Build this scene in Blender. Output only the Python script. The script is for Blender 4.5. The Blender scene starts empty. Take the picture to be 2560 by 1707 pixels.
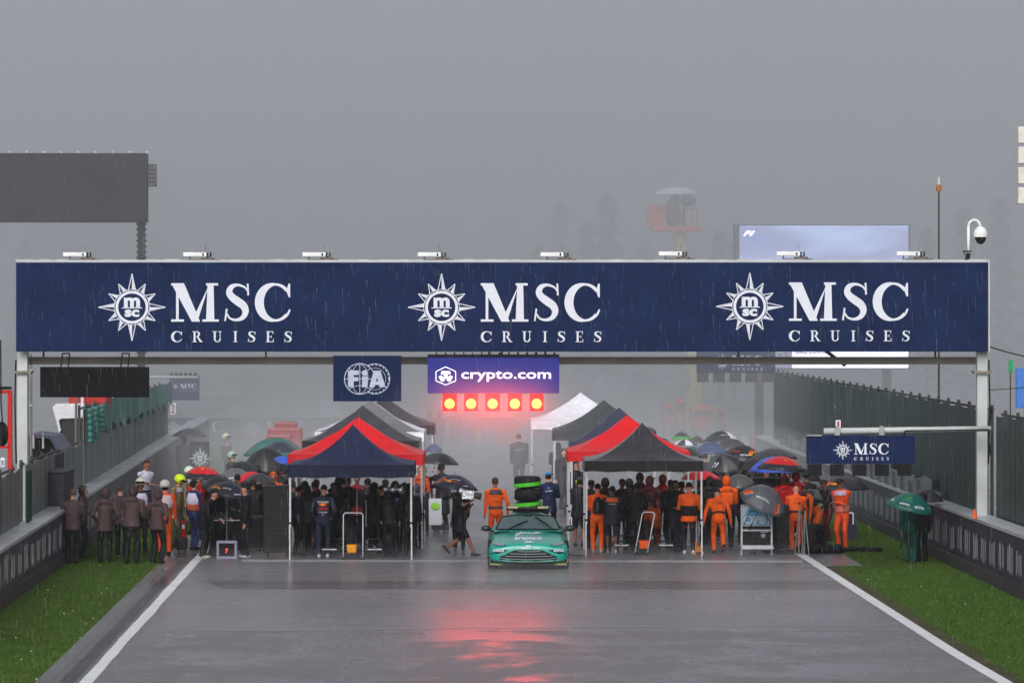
import bpy, bmesh, math, random
import numpy as np
from mathutils import Vector, Matrix, Euler
from mathutils.bvhtree import BVHTree
random.seed(7); rng = np.random.default_rng(7)
PI = math.pi
sc = bpy.context.scene
COL = sc.collection

# ------------------------------------------------------------------ camera, world, sun, exposure
F = 10000.0; HZ = 777.0; CX = 1280.0; H = 6.0          # focal length in photo pixels, row of the horizon, eye height
cam = bpy.data.cameras.new('camera'); cam.sensor_width = 36; cam.lens = 36*F/2560
cam.shift_y = -(853.5-HZ)/2560; cam.clip_start = 0.5; cam.clip_end = 2000
co = bpy.data.objects.new('camera', cam); COL.objects.link(co); co.location = (0, 0, H); co.rotation_euler = (PI/2, 0, 0)
sc.camera = co
w = bpy.data.worlds.new('World'); sc.world = w; w.use_nodes = True
nt = w.node_tree; nt.nodes.clear()
sky = nt.nodes.new('ShaderNodeTexSky'); sky.sky_type = 'NISHITA'; sky.sun_disc = False
SUN_EL, SUN_ROT = math.radians(34), math.radians(190)
sky.sun_elevation = SUN_EL; sky.sun_rotation = SUN_ROT; sky.dust_density = 4; sky.air_density = 1
hs = nt.nodes.new('ShaderNodeHueSaturation'); hs.inputs['Saturation'].default_value = 0.24
bgn = nt.nodes.new('ShaderNodeBackground'); bgn.inputs['Strength'].default_value = 0.12
on = nt.nodes.new('ShaderNodeOutputWorld')
nt.links.new(sky.outputs[0], hs.inputs['Color']); nt.links.new(hs.outputs[0], bgn.inputs['Color']); nt.links.new(bgn.outputs[0], on.inputs['Surface'])
sun = bpy.data.lights.new('sun', 'SUN'); sun.energy = 1.0; sun.angle = math.radians(40); sun.color = (1, 0.97, 0.94)
so = bpy.data.objects.new('sun', sun); COL.objects.link(so)
so.rotation_euler = (PI/2-SUN_EL, 0, math.radians(-10))
vs = sc.view_settings; vs.view_transform = 'Standard'; vs.look = 'None'; vs.exposure = 0.12; vs.gamma = 1
sc.display_settings.display_device = 'sRGB'
cy = sc.cycles; cy.use_denoising = True; cy.volume_bounces = 1; cy.max_bounces = 6; cy.diffuse_bounces = 2; cy.glossy_bounces = 3
cy.transparent_max_bounces = 8; cy.sample_clamp_indirect = 6; cy.caustics_reflective = False; cy.caustics_refractive = False

# ------------------------------------------------------------------ helpers
def lin(r, g, b):
    f = lambda v: (v/255/12.92) if v <= 10 else ((v/255+0.055)/1.055)**2.4
    return (f(r), f(g), f(b))
def Pt(px, py, D): return Vector(((px-CX)*D/F, D, H-(py-HZ)*D/F))
def gx(px, D): return (px-CX)*D/F
def gz(py, D): return H-(py-HZ)*D/F
def Dg(py): return H*F/(py-HZ)
_m = {}
def mat(name, col, rough=0.6, metal=0.0, var=0.12, scale=6.0, bump=0.0, bscale=40.0, coat=0.0, emit=None, estr=0.0, alpha=1.0, trans=0.0, spec=0.25):
    if name in _m: return _m[name]
    m = bpy.data.materials.new(name); m.use_nodes = True; t = m.node_tree; b = t.nodes['Principled BSDF']
    b.inputs['Roughness'].default_value = rough; b.inputs['Metallic'].default_value = metal
    b.inputs['Coat Weight'].default_value = coat; b.inputs['Coat Roughness'].default_value = 0.15
    b.inputs['Alpha'].default_value = alpha; b.inputs['Transmission Weight'].default_value = trans
    b.inputs['Specular IOR Level'].default_value = spec
    tc = t.nodes.new('ShaderNodeTexCoord'); n = t.nodes.new('ShaderNodeTexNoise'); n.inputs['Scale'].default_value = scale; n.inputs['Detail'].default_value = 4
    t.links.new(tc.outputs['Object'], n.inputs['Vector'])
    r = t.nodes.new('ShaderNodeValToRGB'); c = Vector(col)
    r.color_ramp.elements[0].position = 0.3; r.color_ramp.elements[1].position = 0.7
    r.color_ramp.elements[0].color = tuple(c*(1-var))+(1,); r.color_ramp.elements[1].color = tuple(c*(1+var))+(1,)
    t.links.new(n.outputs['Fac'], r.inputs['Fac']); t.links.new(r.outputs['Color'], b.inputs['Base Color'])
    if bump:
        n2 = t.nodes.new('ShaderNodeTexNoise'); n2.inputs['Scale'].default_value = bscale; n2.inputs['Detail'].default_value = 3
        t.links.new(tc.outputs['Object'], n2.inputs['Vector'])
        bp = t.nodes.new('ShaderNodeBump'); bp.inputs['Strength'].default_value = bump; bp.inputs['Distance'].default_value = 0.03
        t.links.new(n2.outputs['Fac'], bp.inputs['Height']); t.links.new(bp.outputs[0], b.inputs['Normal'])
    if emit: b.inputs['Emission Color'].default_value = tuple(emit)+(1,); b.inputs['Emission Strength'].default_value = estr
    _m[name] = m; return m
def cm(r, g, b, rough=0.6, **k):
    return mat('paint_%d_%d_%d_%d' % (r, g, b, rough*100), lin(r, g, b), rough, **k)
def cloth(r, g, b): return mat('cloth_%d_%d_%d' % (r, g, b), lin(r, g, b), 0.55, bump=0.8, bscale=13, var=0.25, scale=4, spec=0.15)

def tag(o, label=None, cat=None, group=None, kind=None):
    for k, v in (('label', label), ('category', cat), ('group', group), ('kind', kind)):
        if v: o[k] = v
    return o
def thing(name, label, cat, loc=(0, 0, 0), rz=0, group=None):
    o = bpy.data.objects.new(name, None); COL.objects.link(o); o.location = loc; o.rotation_euler = (0, 0, rz); o.empty_display_size = 0.1
    return tag(o, label, cat, group)

class MB:
    def __init__(s): s.v = []; s.f = []; s.m = []; s.mi = 0
    def add(s, vs, fs):
        o = len(s.v); s.v += [tuple(v) for v in vs]; s.f += [tuple(i+o for i in f) for f in fs]; s.m += [s.mi]*len(fs); return s
    def box(s, c, d, R=None, bev=0.0):
        c = Vector(c); x, y, z = d[0]/2, d[1]/2, d[2]/2
        vs = [Vector((i*x, j*y, k*z)) for k in (-1, 1) for j in (-1, 1) for i in (-1, 1)]
        if R is not None: vs = [R @ v for v in vs]
        return s.add([v+c for v in vs], [(0, 2, 3, 1), (4, 5, 7, 6), (0, 1, 5, 4), (2, 6, 7, 3), (0, 4, 6, 2), (1, 3, 7, 5)])
    def cyl(s, p0, p1, r0, r1=None, n=10, caps=True):
        p0, p1 = Vector(p0), Vector(p1); r1 = r0 if r1 is None else r1
        d = (p1-p0); d = d.normalized() if d.length > 1e-9 else Vector((0, 0, 1))
        a = d.cross(Vector((0, 0, 1)) if abs(d.z) < 0.9 else Vector((1, 0, 0))).normalized(); b = d.cross(a)
        vs = []
        for p, r in ((p0, r0), (p1, r1)):
            vs += [p+(a*math.cos(2*PI*i/n)+b*math.sin(2*PI*i/n))*r for i in range(n)]
        fs = [(i, (i+1) % n, n+(i+1) % n, n+i) for i in range(n)]
        if caps: fs += [tuple(range(n-1, -1, -1)), tuple(range(n, 2*n))]
        return s.add(vs, fs)
    def tube(s, pts, r, n=8):
        pts = [Vector(p) for p in pts]
        for a, b in zip(pts, pts[1:]): s.cyl(a, b, r, r, n)
        return s
    def ell(s, c, r, R=None, nu=12, nv=8, cond=None):
        c = Vector(c); vs = []; fs = []
        for j in range(nv+1):
            th = PI*j/nv
            for i in range(nu):
                ph = 2*PI*i/nu; v = Vector((r[0]*math.sin(th)*math.cos(ph), r[1]*math.sin(th)*math.sin(ph), r[2]*math.cos(th)))
                vs.append(c+(R @ v if R is not None else v))
        for j in range(nv):
            for i in range(nu):
                th = PI*(j+.5)/nv; ph = 2*PI*(i+.5)/nu
                d = (math.sin(th)*math.cos(ph), math.sin(th)*math.sin(ph), math.cos(th))
                if cond and not cond(*d): continue
                fs.append((j*nu+i, j*nu+(i+1) % nu, (j+1)*nu+(i+1) % nu, (j+1)*nu+i))
        return s.add(vs, fs)
    def prism(s, pts, y0, y1):          # outline in x,z extruded along y (y0 nearer the camera)
        n = len(pts); vs = [(x, y0, z) for x, z in pts]+[(x, y1, z) for x, z in pts]
        return s.add(vs, [tuple(range(n)), tuple(range(2*n-1, n-1, -1))]+[(i, n+i, n+(i+1) % n, (i+1) % n) for i in range(n)])
    def loft(s, rings, closed=True, caps=False):
        n = len(rings[0]); vs = [p for r in rings for p in r]; fs = []
        for j in range(len(rings)-1):
            for i in range(n if closed else n-1):
                fs.append((j*n+i, j*n+(i+1) % n, (j+1)*n+(i+1) % n, (j+1)*n+i))
        if caps: fs += [tuple(range(n-1, -1, -1)), tuple((len(rings)-1)*n+i for i in range(n))]
        return s.add(vs, fs)
    def mesh(s, name, mats, smooth=False):
        me = bpy.data.meshes.new(name); me.from_pydata(s.v, [], s.f)
        for m in (mats if isinstance(mats, (list, tuple)) else [mats]): me.materials.append(m)
        me.polygons.foreach_set('material_index', s.m)
        me.polygons.foreach_set('use_smooth', [smooth]*len(s.f)); me.update(); return me
    def build(s, name, mats, parent=None, smooth=False, solid=0, bevel=0, sub=0, fix=True):
        me = s.mesh(name, mats, smooth)
        if fix:
            bm = bmesh.new(); bm.from_mesh(me); bmesh.ops.recalc_face_normals(bm, faces=bm.faces); bm.to_mesh(me); bm.free()
        o = bpy.data.objects.new(name, me); COL.objects.link(o)
        if parent: o.parent = parent
        if solid: md = o.modifiers.new('s', 'SOLIDIFY'); md.thickness = solid; md.offset = -1
        if bevel: md = o.modifiers.new('b', 'BEVEL'); md.width = bevel; md.segments = 2; md.limit_method = 'ANGLE'
        if sub: md = o.modifiers.new('u', 'SUBSURF'); md.levels = sub; md.render_levels = sub
        return o

def dup(root, loc=None, rz=None, **tags):
    r = root.copy(); COL.objects.link(r)
    if loc is not None: r.location = loc
    if rz is not None: r.rotation_euler = (0, 0, rz)
    tag(r, **tags)
    for ch in list(root.children):
        c = ch.copy(); COL.objects.link(c); c.parent = r
        for g in list(ch.children):
            d = g.copy(); COL.objects.link(d); d.parent = c
    return r

# ---- lettering: default font laid flat in x,z, facing -y, scaled into a given box
_tx = {}
def text_geo(s, bold=0.0, spacing=1.0, shear=0.0):
    k = (s, bold, spacing, shear)
    if k in _tx: return _tx[k]
    cu = bpy.data.curves.new('t', 'FONT'); cu.body = s; cu.offset = bold; cu.space_character = spacing; cu.shear = shear; cu.resolution_u = 3; cu.fill_mode = 'FRONT'
    o = bpy.data.objects.new('t', cu); COL.objects.link(o)
    dg = bpy.context.evaluated_depsgraph_get(); me = bpy.data.meshes.new_from_object(o.evaluated_get(dg))
    V = np.array([v.co[:2] for v in me.vertices]); Fs = [tuple(p.vertices) for p in me.polygons]
    bpy.data.objects.remove(o); bpy.data.curves.remove(cu); bpy.data.meshes.remove(me)
    mn, mx = V.min(0), V.max(0); V = (V-mn)/(mx-mn)
    _tx[k] = (V, Fs, (mx-mn)[0]/(mx-mn)[1]); return _tx[k]
def put2d(mb, V, Fs, x0, x1, z0, z1, y):
    mb.add([(x0+(x1-x0)*a, y, z0+(z1-z0)*b) for a, b in V], Fs)
def text_in(mb, s, x0, x1, z0, z1, y, bold=0.02, **k):
    V, Fs, _ = text_geo(s, bold, **k); put2d(mb, V, Fs, x0, x1, z0, z1, y)

# serif capitals drawn as flat pieces (unit height, own width)
def stroke(pts, ws):
    pts = [Vector(p).to_2d() if len(p) > 2 else Vector(p) for p in pts]; L = []; R = []
    for i, p in enumerate(pts):
        d = (pts[min(i+1, len(pts)-1)]-pts[max(i-1, 0)]).normalized(); n = Vector((-d.y, d.x))*ws[i]/2
        L.append(p+n); R.append(p-n)
    return [[L[i], L[i+1], R[i+1], R[i]] for i in range(len(pts)-1)]
def arc(cx, cy, rx, ry, a0, a1, w0, w1, n=18, thick_left=False):
    pts = []; ws = []
    for i in range(n+1):
        t = i/n; a = math.radians(a0+(a1-a0)*t); pts.append((cx+rx*math.cos(a), cy+ry*math.sin(a)))
        c_ = math.cos(a); ws.append(w0+(w1-w0)*((abs(c_)) if not thick_left else (max(0, -c_)+.25*max(0, c_))))
    return stroke(pts, ws)
def R4(x0, y0, x1, y1): return [Vector((x0, y0)), Vector((x1, y0)), Vector((x1, y1)), Vector((x0, y1))]
def Q(*p): return [Vector(q) for q in p]
def glyph(c):
    if c == 'M': return 1.3, [Q((0, 1), (.34, 1), (.77, .0), (.55, 0)), Q((.62, .16), (.58, 0), (.70, 0), (1.0, .93)), Q((.93, 0.05), (1.15, .05), (1.13, .95), (.97, .97)),
                              R4(.13, .05, .20, .93), R4(0, 0, .34, .06), R4(.83, 0, 1.27, .06), R4(.93, .94, 1.25, 1), R4(0, .94, .2, 1)]
    if c == 'S':
        K = [(.60, .80, .04), (.53, .895, .05), (.36, .955, .07), (.2, .90, .13), (.145, .76, .17), (.22, .635, .19), (.36, .525, .21), (.50, .415, .20), (.555, .26, .17), (.48, .105, .12), (.32, .045, .07), (.16, .09, .05), (.075, .23, .04)]
        pts = []; ws = []
        for a in range(len(K)-1):
            p = [K[max(a-1, 0)], K[a], K[a+1], K[min(a+2, len(K)-1)]]
            for s in range(4):
                t = s/4; q = [.5*(2*p[1][m]+(p[2][m]-p[0][m])*t+(2*p[0][m]-5*p[1][m]+4*p[2][m]-p[3][m])*t*t+(3*p[1][m]-p[0][m]-3*p[2][m]+p[3][m])*t**3) for m in range(3)]; pts.append((q[0]*1.06-.045, q[1])); ws.append(q[2])
        return .66, stroke(pts, ws)+[Q((.575, .99), (.623, .99), (.639, .69), (.591, .68)), Q((-.024, .02), (.019, .01), (.066, .33), (.019, .34))]
    if c == 'C': return .96, arc(.53, .5, .42, .47, 40, 318, .055, .24, 34, True)+[Q((.83, .80), (.89, .99), (.93, .99), (.935, .64), (.895, .63)), Q((.83, .185), (.885, .16), (.945, .30), (.91, .33))]
    if c == 'I': return .42, [R4(.13, .04, .29, .96), R4(.02, 0, .4, .06), R4(.02, .94, .4, 1)]
    if c == 'E': return .72, [R4(.1, .04, .27, .96), R4(0, 0, .68, .06), R4(0, .94, .64, 1), R4(.27, .47, .5, .53), R4(.58, .74, .64, .94), R4(.61, .06, .67, .28), R4(.46, .38, .5, .62)]
    if c == 'U': return .9, [R4(.12, .3, .29, .96), R4(.64, .3, .7, .96), R4(0, .94, .4, 1), R4(.52, .94, .82, 1)]+arc(.435, .31, .24, .27, 180, 360, .07, .13)
    if c == 'R': return .85, [R4(.1, .04, .27, .96), R4(0, 0, .38, .06), R4(0, .94, .4, 1)]+arc(.36, .745, .22, .225, 90, -90, .06, .16)+[Q((.34, .52), (.52, .5), (.86, 0), (.66, 0)), R4(.66, 0, .9, .05)]
def serif(mb, s, x0, x1, z0, z1, y, gap=0.12):
    gl = [glyph(c) for c in s]; tot = sum(g[0] for g in gl)+gap*(len(s)-1); k = (x1-x0)/tot; hh = z1-z0; x = x0; j = 0
    for wd, ps in gl:
        for p in ps:
            mb.add([(x+q.x*k, y-0.0006*(j % 9), z0+q.y*hh) for q in p], [tuple(range(len(p)))]); j += 1
        x += (wd+gap)*k
def ring(mb, cx, cz, r0, r1, y, n=48, a0=0, a1=360):
    for i in range(n):
        a, b = math.radians(a0+(a1-a0)*i/n), math.radians(a0+(a1-a0)*(i+1)/n)
        mb.add([(cx+r0*math.cos(a), y, cz+r0*math.sin(a)), (cx+r1*math.cos(a), y, cz+r1*math.sin(a)), (cx+r1*math.cos(b), y, cz+r1*math.sin(b)), (cx+r0*math.cos(b), y, cz+r0*math.sin(b))], [(0, 1, 2, 3)])
def disc(mb, cx, cz, r, y, n=24): mb.add([(cx+r*math.cos(2*PI*i/n), y, cz+r*math.sin(2*PI*i/n)) for i in range(n)], [tuple(range(n))])
def line2(mb, a, b, wd, y):
    for q in stroke([a, b], [wd, wd]): mb.add([(p.x, y, p.y) for p in q], [(0, 1, 2, 3)])
def star(mb, cx, cz, R, y, fine=True):
    lw = R*0.024
    for k in range(12):
        a = math.radians(30*k); L = R*(1.0 if k % 3 == 0 else 0.80)
        tip = (cx+L*math.cos(a), cz+L*math.sin(a)); bw = math.radians(13)
        b1 = (cx+.5*R*math.cos(a+bw), cz+.5*R*math.sin(a+bw)); b2 = (cx+.5*R*math.cos(a-bw), cz+.5*R*math.sin(a-bw))
        line2(mb, b1, tip, lw, y); line2(mb, b2, tip, lw, y-.001); 
        c0 = (cx+.52*R*math.cos(a), cz+.52*R*math.sin(a)); c1 = (cx+.52*R*math.cos(a-bw*.75), cz+.52*R*math.sin(a-bw*.75))
        t2 = (cx+L*.93*math.cos(a), cz+L*.93*math.sin(a))
        mb.add([(c0[0], y-.002, c0[1]), (c1[0], y-.002, c1[1]), (t2[0], y-.002, t2[1])], [(0, 1, 2)])
    ring(mb, cx, cz, R*.41, R*.49, y-.003); ring(mb, cx, cz, R*.525, R*.54, y-.003)
    text_in(mb, 'm', cx-R*.24, cx+R*.24, cz-R*.0, cz+R*.29, y-.003, .045)
    line2(mb, (cx-R*.3, cz-R*.02), (cx+R*.3, cz-R*.02), R*.03, y-.004)
    text_in(mb, 'sc', cx-R*.22, cx+R*.22, cz-R*.29, cz-R*.07, y-.003, .045)
def cruise_logo(mb, x0, z0, k, y):           # k = metres per photo pixel; origin = star centre
    star(mb, x0, z0, 84*k, y)
    serif(mb, 'MSC', x0+98*k, x0+398*k, z0-36*k, z0+60*k, y, .14)
    serif(mb, 'CRUISES', x0+98*k, x0+400*k, z0-87*k, z0-60*k, y, .9)

M_white = mat('white_vinyl', lin(218, 222, 234), .55, var=.02, spec=.1); M_navy = mat('navy_vinyl', lin(24, 38, 74), .6, var=.2, spec=.06, scale=1.2, bump=.25, bscale=1.3); M_blk = mat('matt_black', lin(24, 24, 27), .6, spec=.12); M_steel = mat('galvanised', lin(150, 152, 155), .4, metal=.4)
M_post = mat('painted_post', lin(185, 190, 192), .45, var=.12, scale=2); M_dkst = mat('dark_steel', lin(62, 60, 58), .6); M_lamp = None

# ------------------------------------------------------------------ ground, road, lines, grass
VX = (1054-CX)/F       # sideways drift of the road per metre of distance
def strip(name, a0, a1, D0, D1, z, m, kind='structure', n=40, **kw):
    mb = MB()
    for i in range(n):
        d0 = D0+(D1-D0)*i/n; d1 = D0+(D1-D0)*(i+1)/n
        mb.add([(a0+VX*d0, d0, z), (a1+VX*d0, d0, z), (a1+VX*d1, d1, z), (a0+VX*d1, d1, z)], [(0, 1, 2, 3)])
    o = mb.build(name, m, fix=False); o['kind'] = kind; return o
def grass_mat():
    m = bpy.data.materials.new('grass_ground'); m.use_nodes = True; t = m.node_tree; b = t.nodes['Principled BSDF']; b.inputs['Roughness'].default_value = .8; b.inputs['Specular IOR Level'].default_value = .15
    tc = t.nodes.new('ShaderNodeTexCoord'); n = t.nodes.new('ShaderNodeTexNoise'); n.inputs['Scale'].default_value = .8; n.inputs['Detail'].default_value = 10; n.inputs['Roughness'].default_value = .7
    r = t.nodes.new('ShaderNodeValToRGB'); e = r.color_ramp.elements; e[0].position = .3; e[0].color = (.030, .058, .007, 1); e[1].position = .72; e[1].color = (.088, .128, .018, 1)
    x = e.new(.5); x.color = (.056, .102, .011, 1)
    t.links.new(tc.outputs['Object'], n.inputs['Vector']); t.links.new(n.outputs['Fac'], r.inputs['Fac']); t.links.new(r.outputs[0], b.inputs['Base Color'])
    return m
M_grass = grass_mat()
g = MB(); g.add([(-230, -15, 0), (230, -15, 0), (230, 515, 0), (-230, 515, 0)], [(0, 1, 2, 3)]); g = g.build('ground', M_grass, fix=False); g['kind'] = 'structure'
def road_mat(name, c0, c1, wet=1.0):
    m = bpy.data.materials.new(name); m.use_nodes = True; t = m.node_tree; L = t.links; b = t.nodes['Principled BSDF']
    tc = t.nodes.new('ShaderNodeTexCoord')
    def noise(sx, sy, det=4, rough=.55):
        mp = t.nodes.new('ShaderNodeMapping'); mp.inputs['Scale'].default_value = (sx, sy, 1); n = t.nodes.new('ShaderNodeTexNoise'); n.inputs['Scale'].default_value = 1; n.inputs['Detail'].default_value = det; n.inputs['Roughness'].default_value = rough
        L.new(tc.outputs['Object'], mp.inputs[0]); L.new(mp.outputs[0], n.inputs['Vector']); return n
    n = noise(.12, .30, 5); r = t.nodes.new('ShaderNodeValToRGB'); r.color_ramp.elements[0].position = .32; r.color_ramp.elements[0].color = c0+(1,); r.color_ramp.elements[1].position = .68; r.color_ramp.elements[1].color = c1+(1,)
    L.new(n.outputs['Fac'], r.inputs[0]); L.new(r.outputs[0], b.inputs['Base Color'])
    n2 = noise(.12, .22, 6, .6); mr = t.nodes.new('ShaderNodeMapRange'); mr.inputs['From Min'].default_value = .32; mr.inputs['From Max'].default_value = .68; mr.inputs['To Min'].default_value = .2; mr.inputs['To Max'].default_value = .36
    L.new(n2.outputs['Fac'], mr.inputs['Value']); L.new(mr.outputs[0], b.inputs['Roughness'])
    n3 = noise(14, 14, 3); bp = t.nodes.new('ShaderNodeBump'); bp.inputs['Strength'].default_value = .35; bp.inputs['Distance'].default_value = .012
    L.new(n3.outputs['Fac'], bp.inputs['Height']); L.new(bp.outputs[0], b.inputs['Normal'])
    b.inputs['Specular IOR Level'].default_value = .5
    return m
M_road = road_mat('wet_asphalt', (.125, .123, .138), (.145, .143, .160)); M_road2 = road_mat('old_wet_asphalt', (.035, .033, .04), (.055, .052, .06)); M_conc = road_mat('wet_concrete', (.12, .12, .125), (.2, .2, .2))
strip('road', -6.0, 9.75, 75.2, 505, .004, M_road)
M_near = road_mat('near_wet_asphalt', (.12, .118, .132), (.145, .143, .160)); nn_ = M_near.node_tree
for n_ in nn_.nodes:
    if n_.type == 'MAP_RANGE': n_.inputs['From Min'].default_value = .44; n_.inputs['From Max'].default_value = .56; n_.inputs['To Min'].default_value = .26; n_.inputs['To Max'].default_value = .62
    if n_.type == 'MAPPING' and abs(n_.inputs['Scale'].default_value[1]-.22) < .01: n_.inputs['Scale'].default_value = (.5, .32, 1)
strip('road', -6.0, 9.75, 40, 75.2, .004, M_near)
M_mud = mat('muddy_edge', lin(66, 64, 40), .75, var=.55, scale=2.2, bump=.5, bscale=12)
mb = MB(); n = 150; jj = [9.76+.10*math.sin(i*.37)*random.random()+random.uniform(-.05, .07) for i in range(n+1)]
for i in range(n):
    d0 = 50+44*i/n; d1 = 50+44*(i+1)/n; mb.add([(9.44+VX*d0, d0, .010), (jj[i]+VX*d0, d0, .016), (jj[i+1]+VX*d1, d1, .016), (9.44+VX*d1, d1, .010)], [(0, 1, 2, 3)])
mb.build('muddy_verge', M_mud, fix=False)['kind'] = 'structure'
strip('road_margin', -5.86, -5.62, 45, 96, .008, M_road2); strip('road_joint', -6.25, -6.0, 45, 240, .006, M_conc)
strip('pit_apron', -40, -9.3, 40, 300, .006, M_conc); strip('service_road', 13.3, 40, 40, 300, .006, M_conc)
strip('road_runoff', 9.75, 10.4, 94, 400, .0045, M_road)
M_line = mat('road_line_paint', lin(225, 228, 232), .45, var=.12, scale=2.5, bump=.2, bscale=30)
def wobbly(name, a, wd, D0, D1, z):
    mb = MB(); n = 80; e = [a+rng.normal(0, .008) for _ in range(n+1)]; g_ = [a+wd+rng.normal(0, .008) for _ in range(n+1)]
    for i in range(n):
        d0 = D0+(D1-D0)*i/n; d1 = D0+(D1-D0)*(i+1)/n
        mb.add([(e[i]+VX*d0, d0, z), (g_[i]+VX*d0, d0, z), (g_[i+1]+VX*d1, d1, z), (e[i+1]+VX*d1, d1, z)], [(0, 1, 2, 3)])
    o = mb.build(name, M_line, fix=False); o['kind'] = 'structure'
wobbly('edge_line', -5.52, .21, 45, 170, .012)
mb = MB(); n = 60
for i in range(n):                                     # right edge line swings out a little towards the camera
    d0 = 52+(99.5-52)*i/n; d1 = 52+(99.5-52)*(i+1)/n; f = lambda d: 9.22+VX*d+.35*max(0, (72-d)/20)**1.5
    mb.add([(f(d0), d0, .012), (f(d0)+.24, d0, .012), (f(d1)+.24, d1, .012), (f(d1), d1, .012)], [(0, 1, 2, 3)])
o = mb.build('edge_line', M_line, fix=False); o['kind'] = 'structure'
M_faint = mat('worn_line_paint', lin(165, 167, 172), .4, var=.25, scale=3)
M_seam = mat('asphalt_seam', lin(150, 150, 155), .35)
for (ya, yb, wd, m_, x0, x1) in ((1405, 1407, .10, M_faint, 600, 2010), (1579, 1561, .028, M_seam, 352, 2250)):
    Da, Db = Dg(ya), Dg(yb); o = MB().add([(gx(x0, Da), Da, .010), (gx(x1, Db), Db, .010), (gx(x1, Db), Db+wd*(9 if wd > .05 else 5), .010), (gx(x0, Da), Da+wd*(9 if wd > .05 else 5), .010)], [(0, 1, 2, 3)]).build('road_seam', m_, fix=False); o['kind'] = 'structure'
D1, D2 = Dg(1472), Dg(1452)
o = MB().add([(gx(560, D1), D1, .008), (-5.3+20-5.5+VX*D1, D1, .008), (9.2+VX*D2, D2, .008), (gx(520, D2), D2, .008)], [(0, 1, 2, 3)]).build('road_patch', M_road2, fix=False); o['kind'] = 'structure'
# grass blades and daisies on both verges
def verge(a0f, a1, D0, D1, n, name):
    D = D0+(D1-D0)*rng.random(n)**.8; a = a0f(D)+(a1-a0f(D))*rng.random(n); x = a+VX*D; hh = .02+.045*rng.random(n); ang = rng.random(n)*PI; wd = .006+.006*rng.random(n); le = rng.normal(0, .02, (n, 2))
    V = np.zeros((n, 3, 3)); V[:, 0] = np.c_[x-np.cos(ang)*wd, D-np.sin(ang)*wd, 0*x]; V[:, 1] = np.c_[x+np.cos(ang)*wd, D+np.sin(ang)*wd, 0*x]; V[:, 2] = np.c_[x+le[:, 0], D+le[:, 1], hh]
    me = bpy.data.meshes.new(name); me.from_pydata(V.reshape(-1, 3).tolist(), [], np.arange(3*n).reshape(-1, 3).tolist())
    for c in ((.050, .112, .011), (.078, .135, .02), (.034, .078, .009)): me.materials.append(mat('blade_%d' % int(c[0]*1000), c, .7, spec=.2))
    me.polygons.foreach_set('material_index', rng.integers(0, 3, n).tolist()); o = bpy.data.objects.new(name, me); COL.objects.link(o)
    tag(o, 'short wet green grass of the track verge', 'grass', kind='stuff')
verge(lambda D: 0*D-6.25, -8.4, 62, 125, 60000, 'grass')
verge(lambda D: np.where(D < 94, 9.66, 10.4), 12.4, 52, 120, 75000, 'grass')
mb = MB()
for px, py in ((415, 1350+195/2.6), (160, 1539), (181, 1532), (233, 1551), (215, 1565), (267, 1475), (254, 1488), (78, 1634), (53, 1655), (91, 1704), (2170, 1453), (2303, 1471), (2413, 1515), (2484, 1460), (2511, 1478), (40, 1600), (200, 1600), (120, 1480)):
    D = Dg(py); p = Vector((gx(px, D), D, .05)); mb.ell(p, (.014, .014, .010), nu=6, nv=4)
mb.build('daisies', mat('daisy', (.75, .75, .65), .7), smooth=True); tag(bpy.data.objects['daisies'], 'scattered small white daisies in the verge grass', 'flowers', kind='stuff')

# ------------------------------------------------------------------ walls and debris fences
def streak_mat(name, c0, c1, sy=1.2, sz=.12, rough=.5, lo=.35, hi=.65):
    m = bpy.data.materials.new(name); m.use_nodes = True; t = m.node_tree; L = t.links; b = t.nodes['Principled BSDF']; b.inputs['Roughness'].default_value = rough
    tc = t.nodes.new('ShaderNodeTexCoord'); mp = t.nodes.new('ShaderNodeMapping'); mp.inputs['Scale'].default_value = (.1, sy, sz)
    n = t.nodes.new('ShaderNodeTexNoise'); n.inputs['Scale'].default_value = 1; n.inputs['Detail'].default_value = 6; n.inputs['Roughness'].default_value = .7
    r = t.nodes.new('ShaderNodeValToRGB'); r.color_ramp.elements[0].position = lo; r.color_ramp.elements[0].color = c0+(1,); r.color_ramp.elements[1].position = hi; r.color_ramp.elements[1].color = c1+(1,)
    L.new(tc.outputs['Object'], mp.inputs[0]); L.new(mp.outputs[0], n.inputs['Vector']); L.new(n.outputs['Fac'], r.inputs[0]); L.new(r.outputs[0], b.inputs['Base Color']); return m
M_wall = streak_mat('wall_banner', lin(28, 30, 48), lin(46, 48, 70), 1.5, .4); M_cop = mat('wall_coping', lin(175, 180, 188), .35, var=.2, scale=.8)
M_fl = streak_mat('fence_left_mesh', lin(40, 54, 52), lin(112, 122, 120), 1.6, .08); M_fg = streak_mat('fence_green', lin(24, 84, 78), lin(64, 128, 120), 1.3, .1)
M_fr = streak_mat('fence_right_mesh', lin(12, 44, 40), lin(22, 58, 53), .8, .25); M_bars = mat('wall_lettering', lin(205, 208, 216), .5, var=.3, scale=8)
M_wcon = mat('wall_base', lin(58, 58, 62), .6, var=.3, scale=3)
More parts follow.
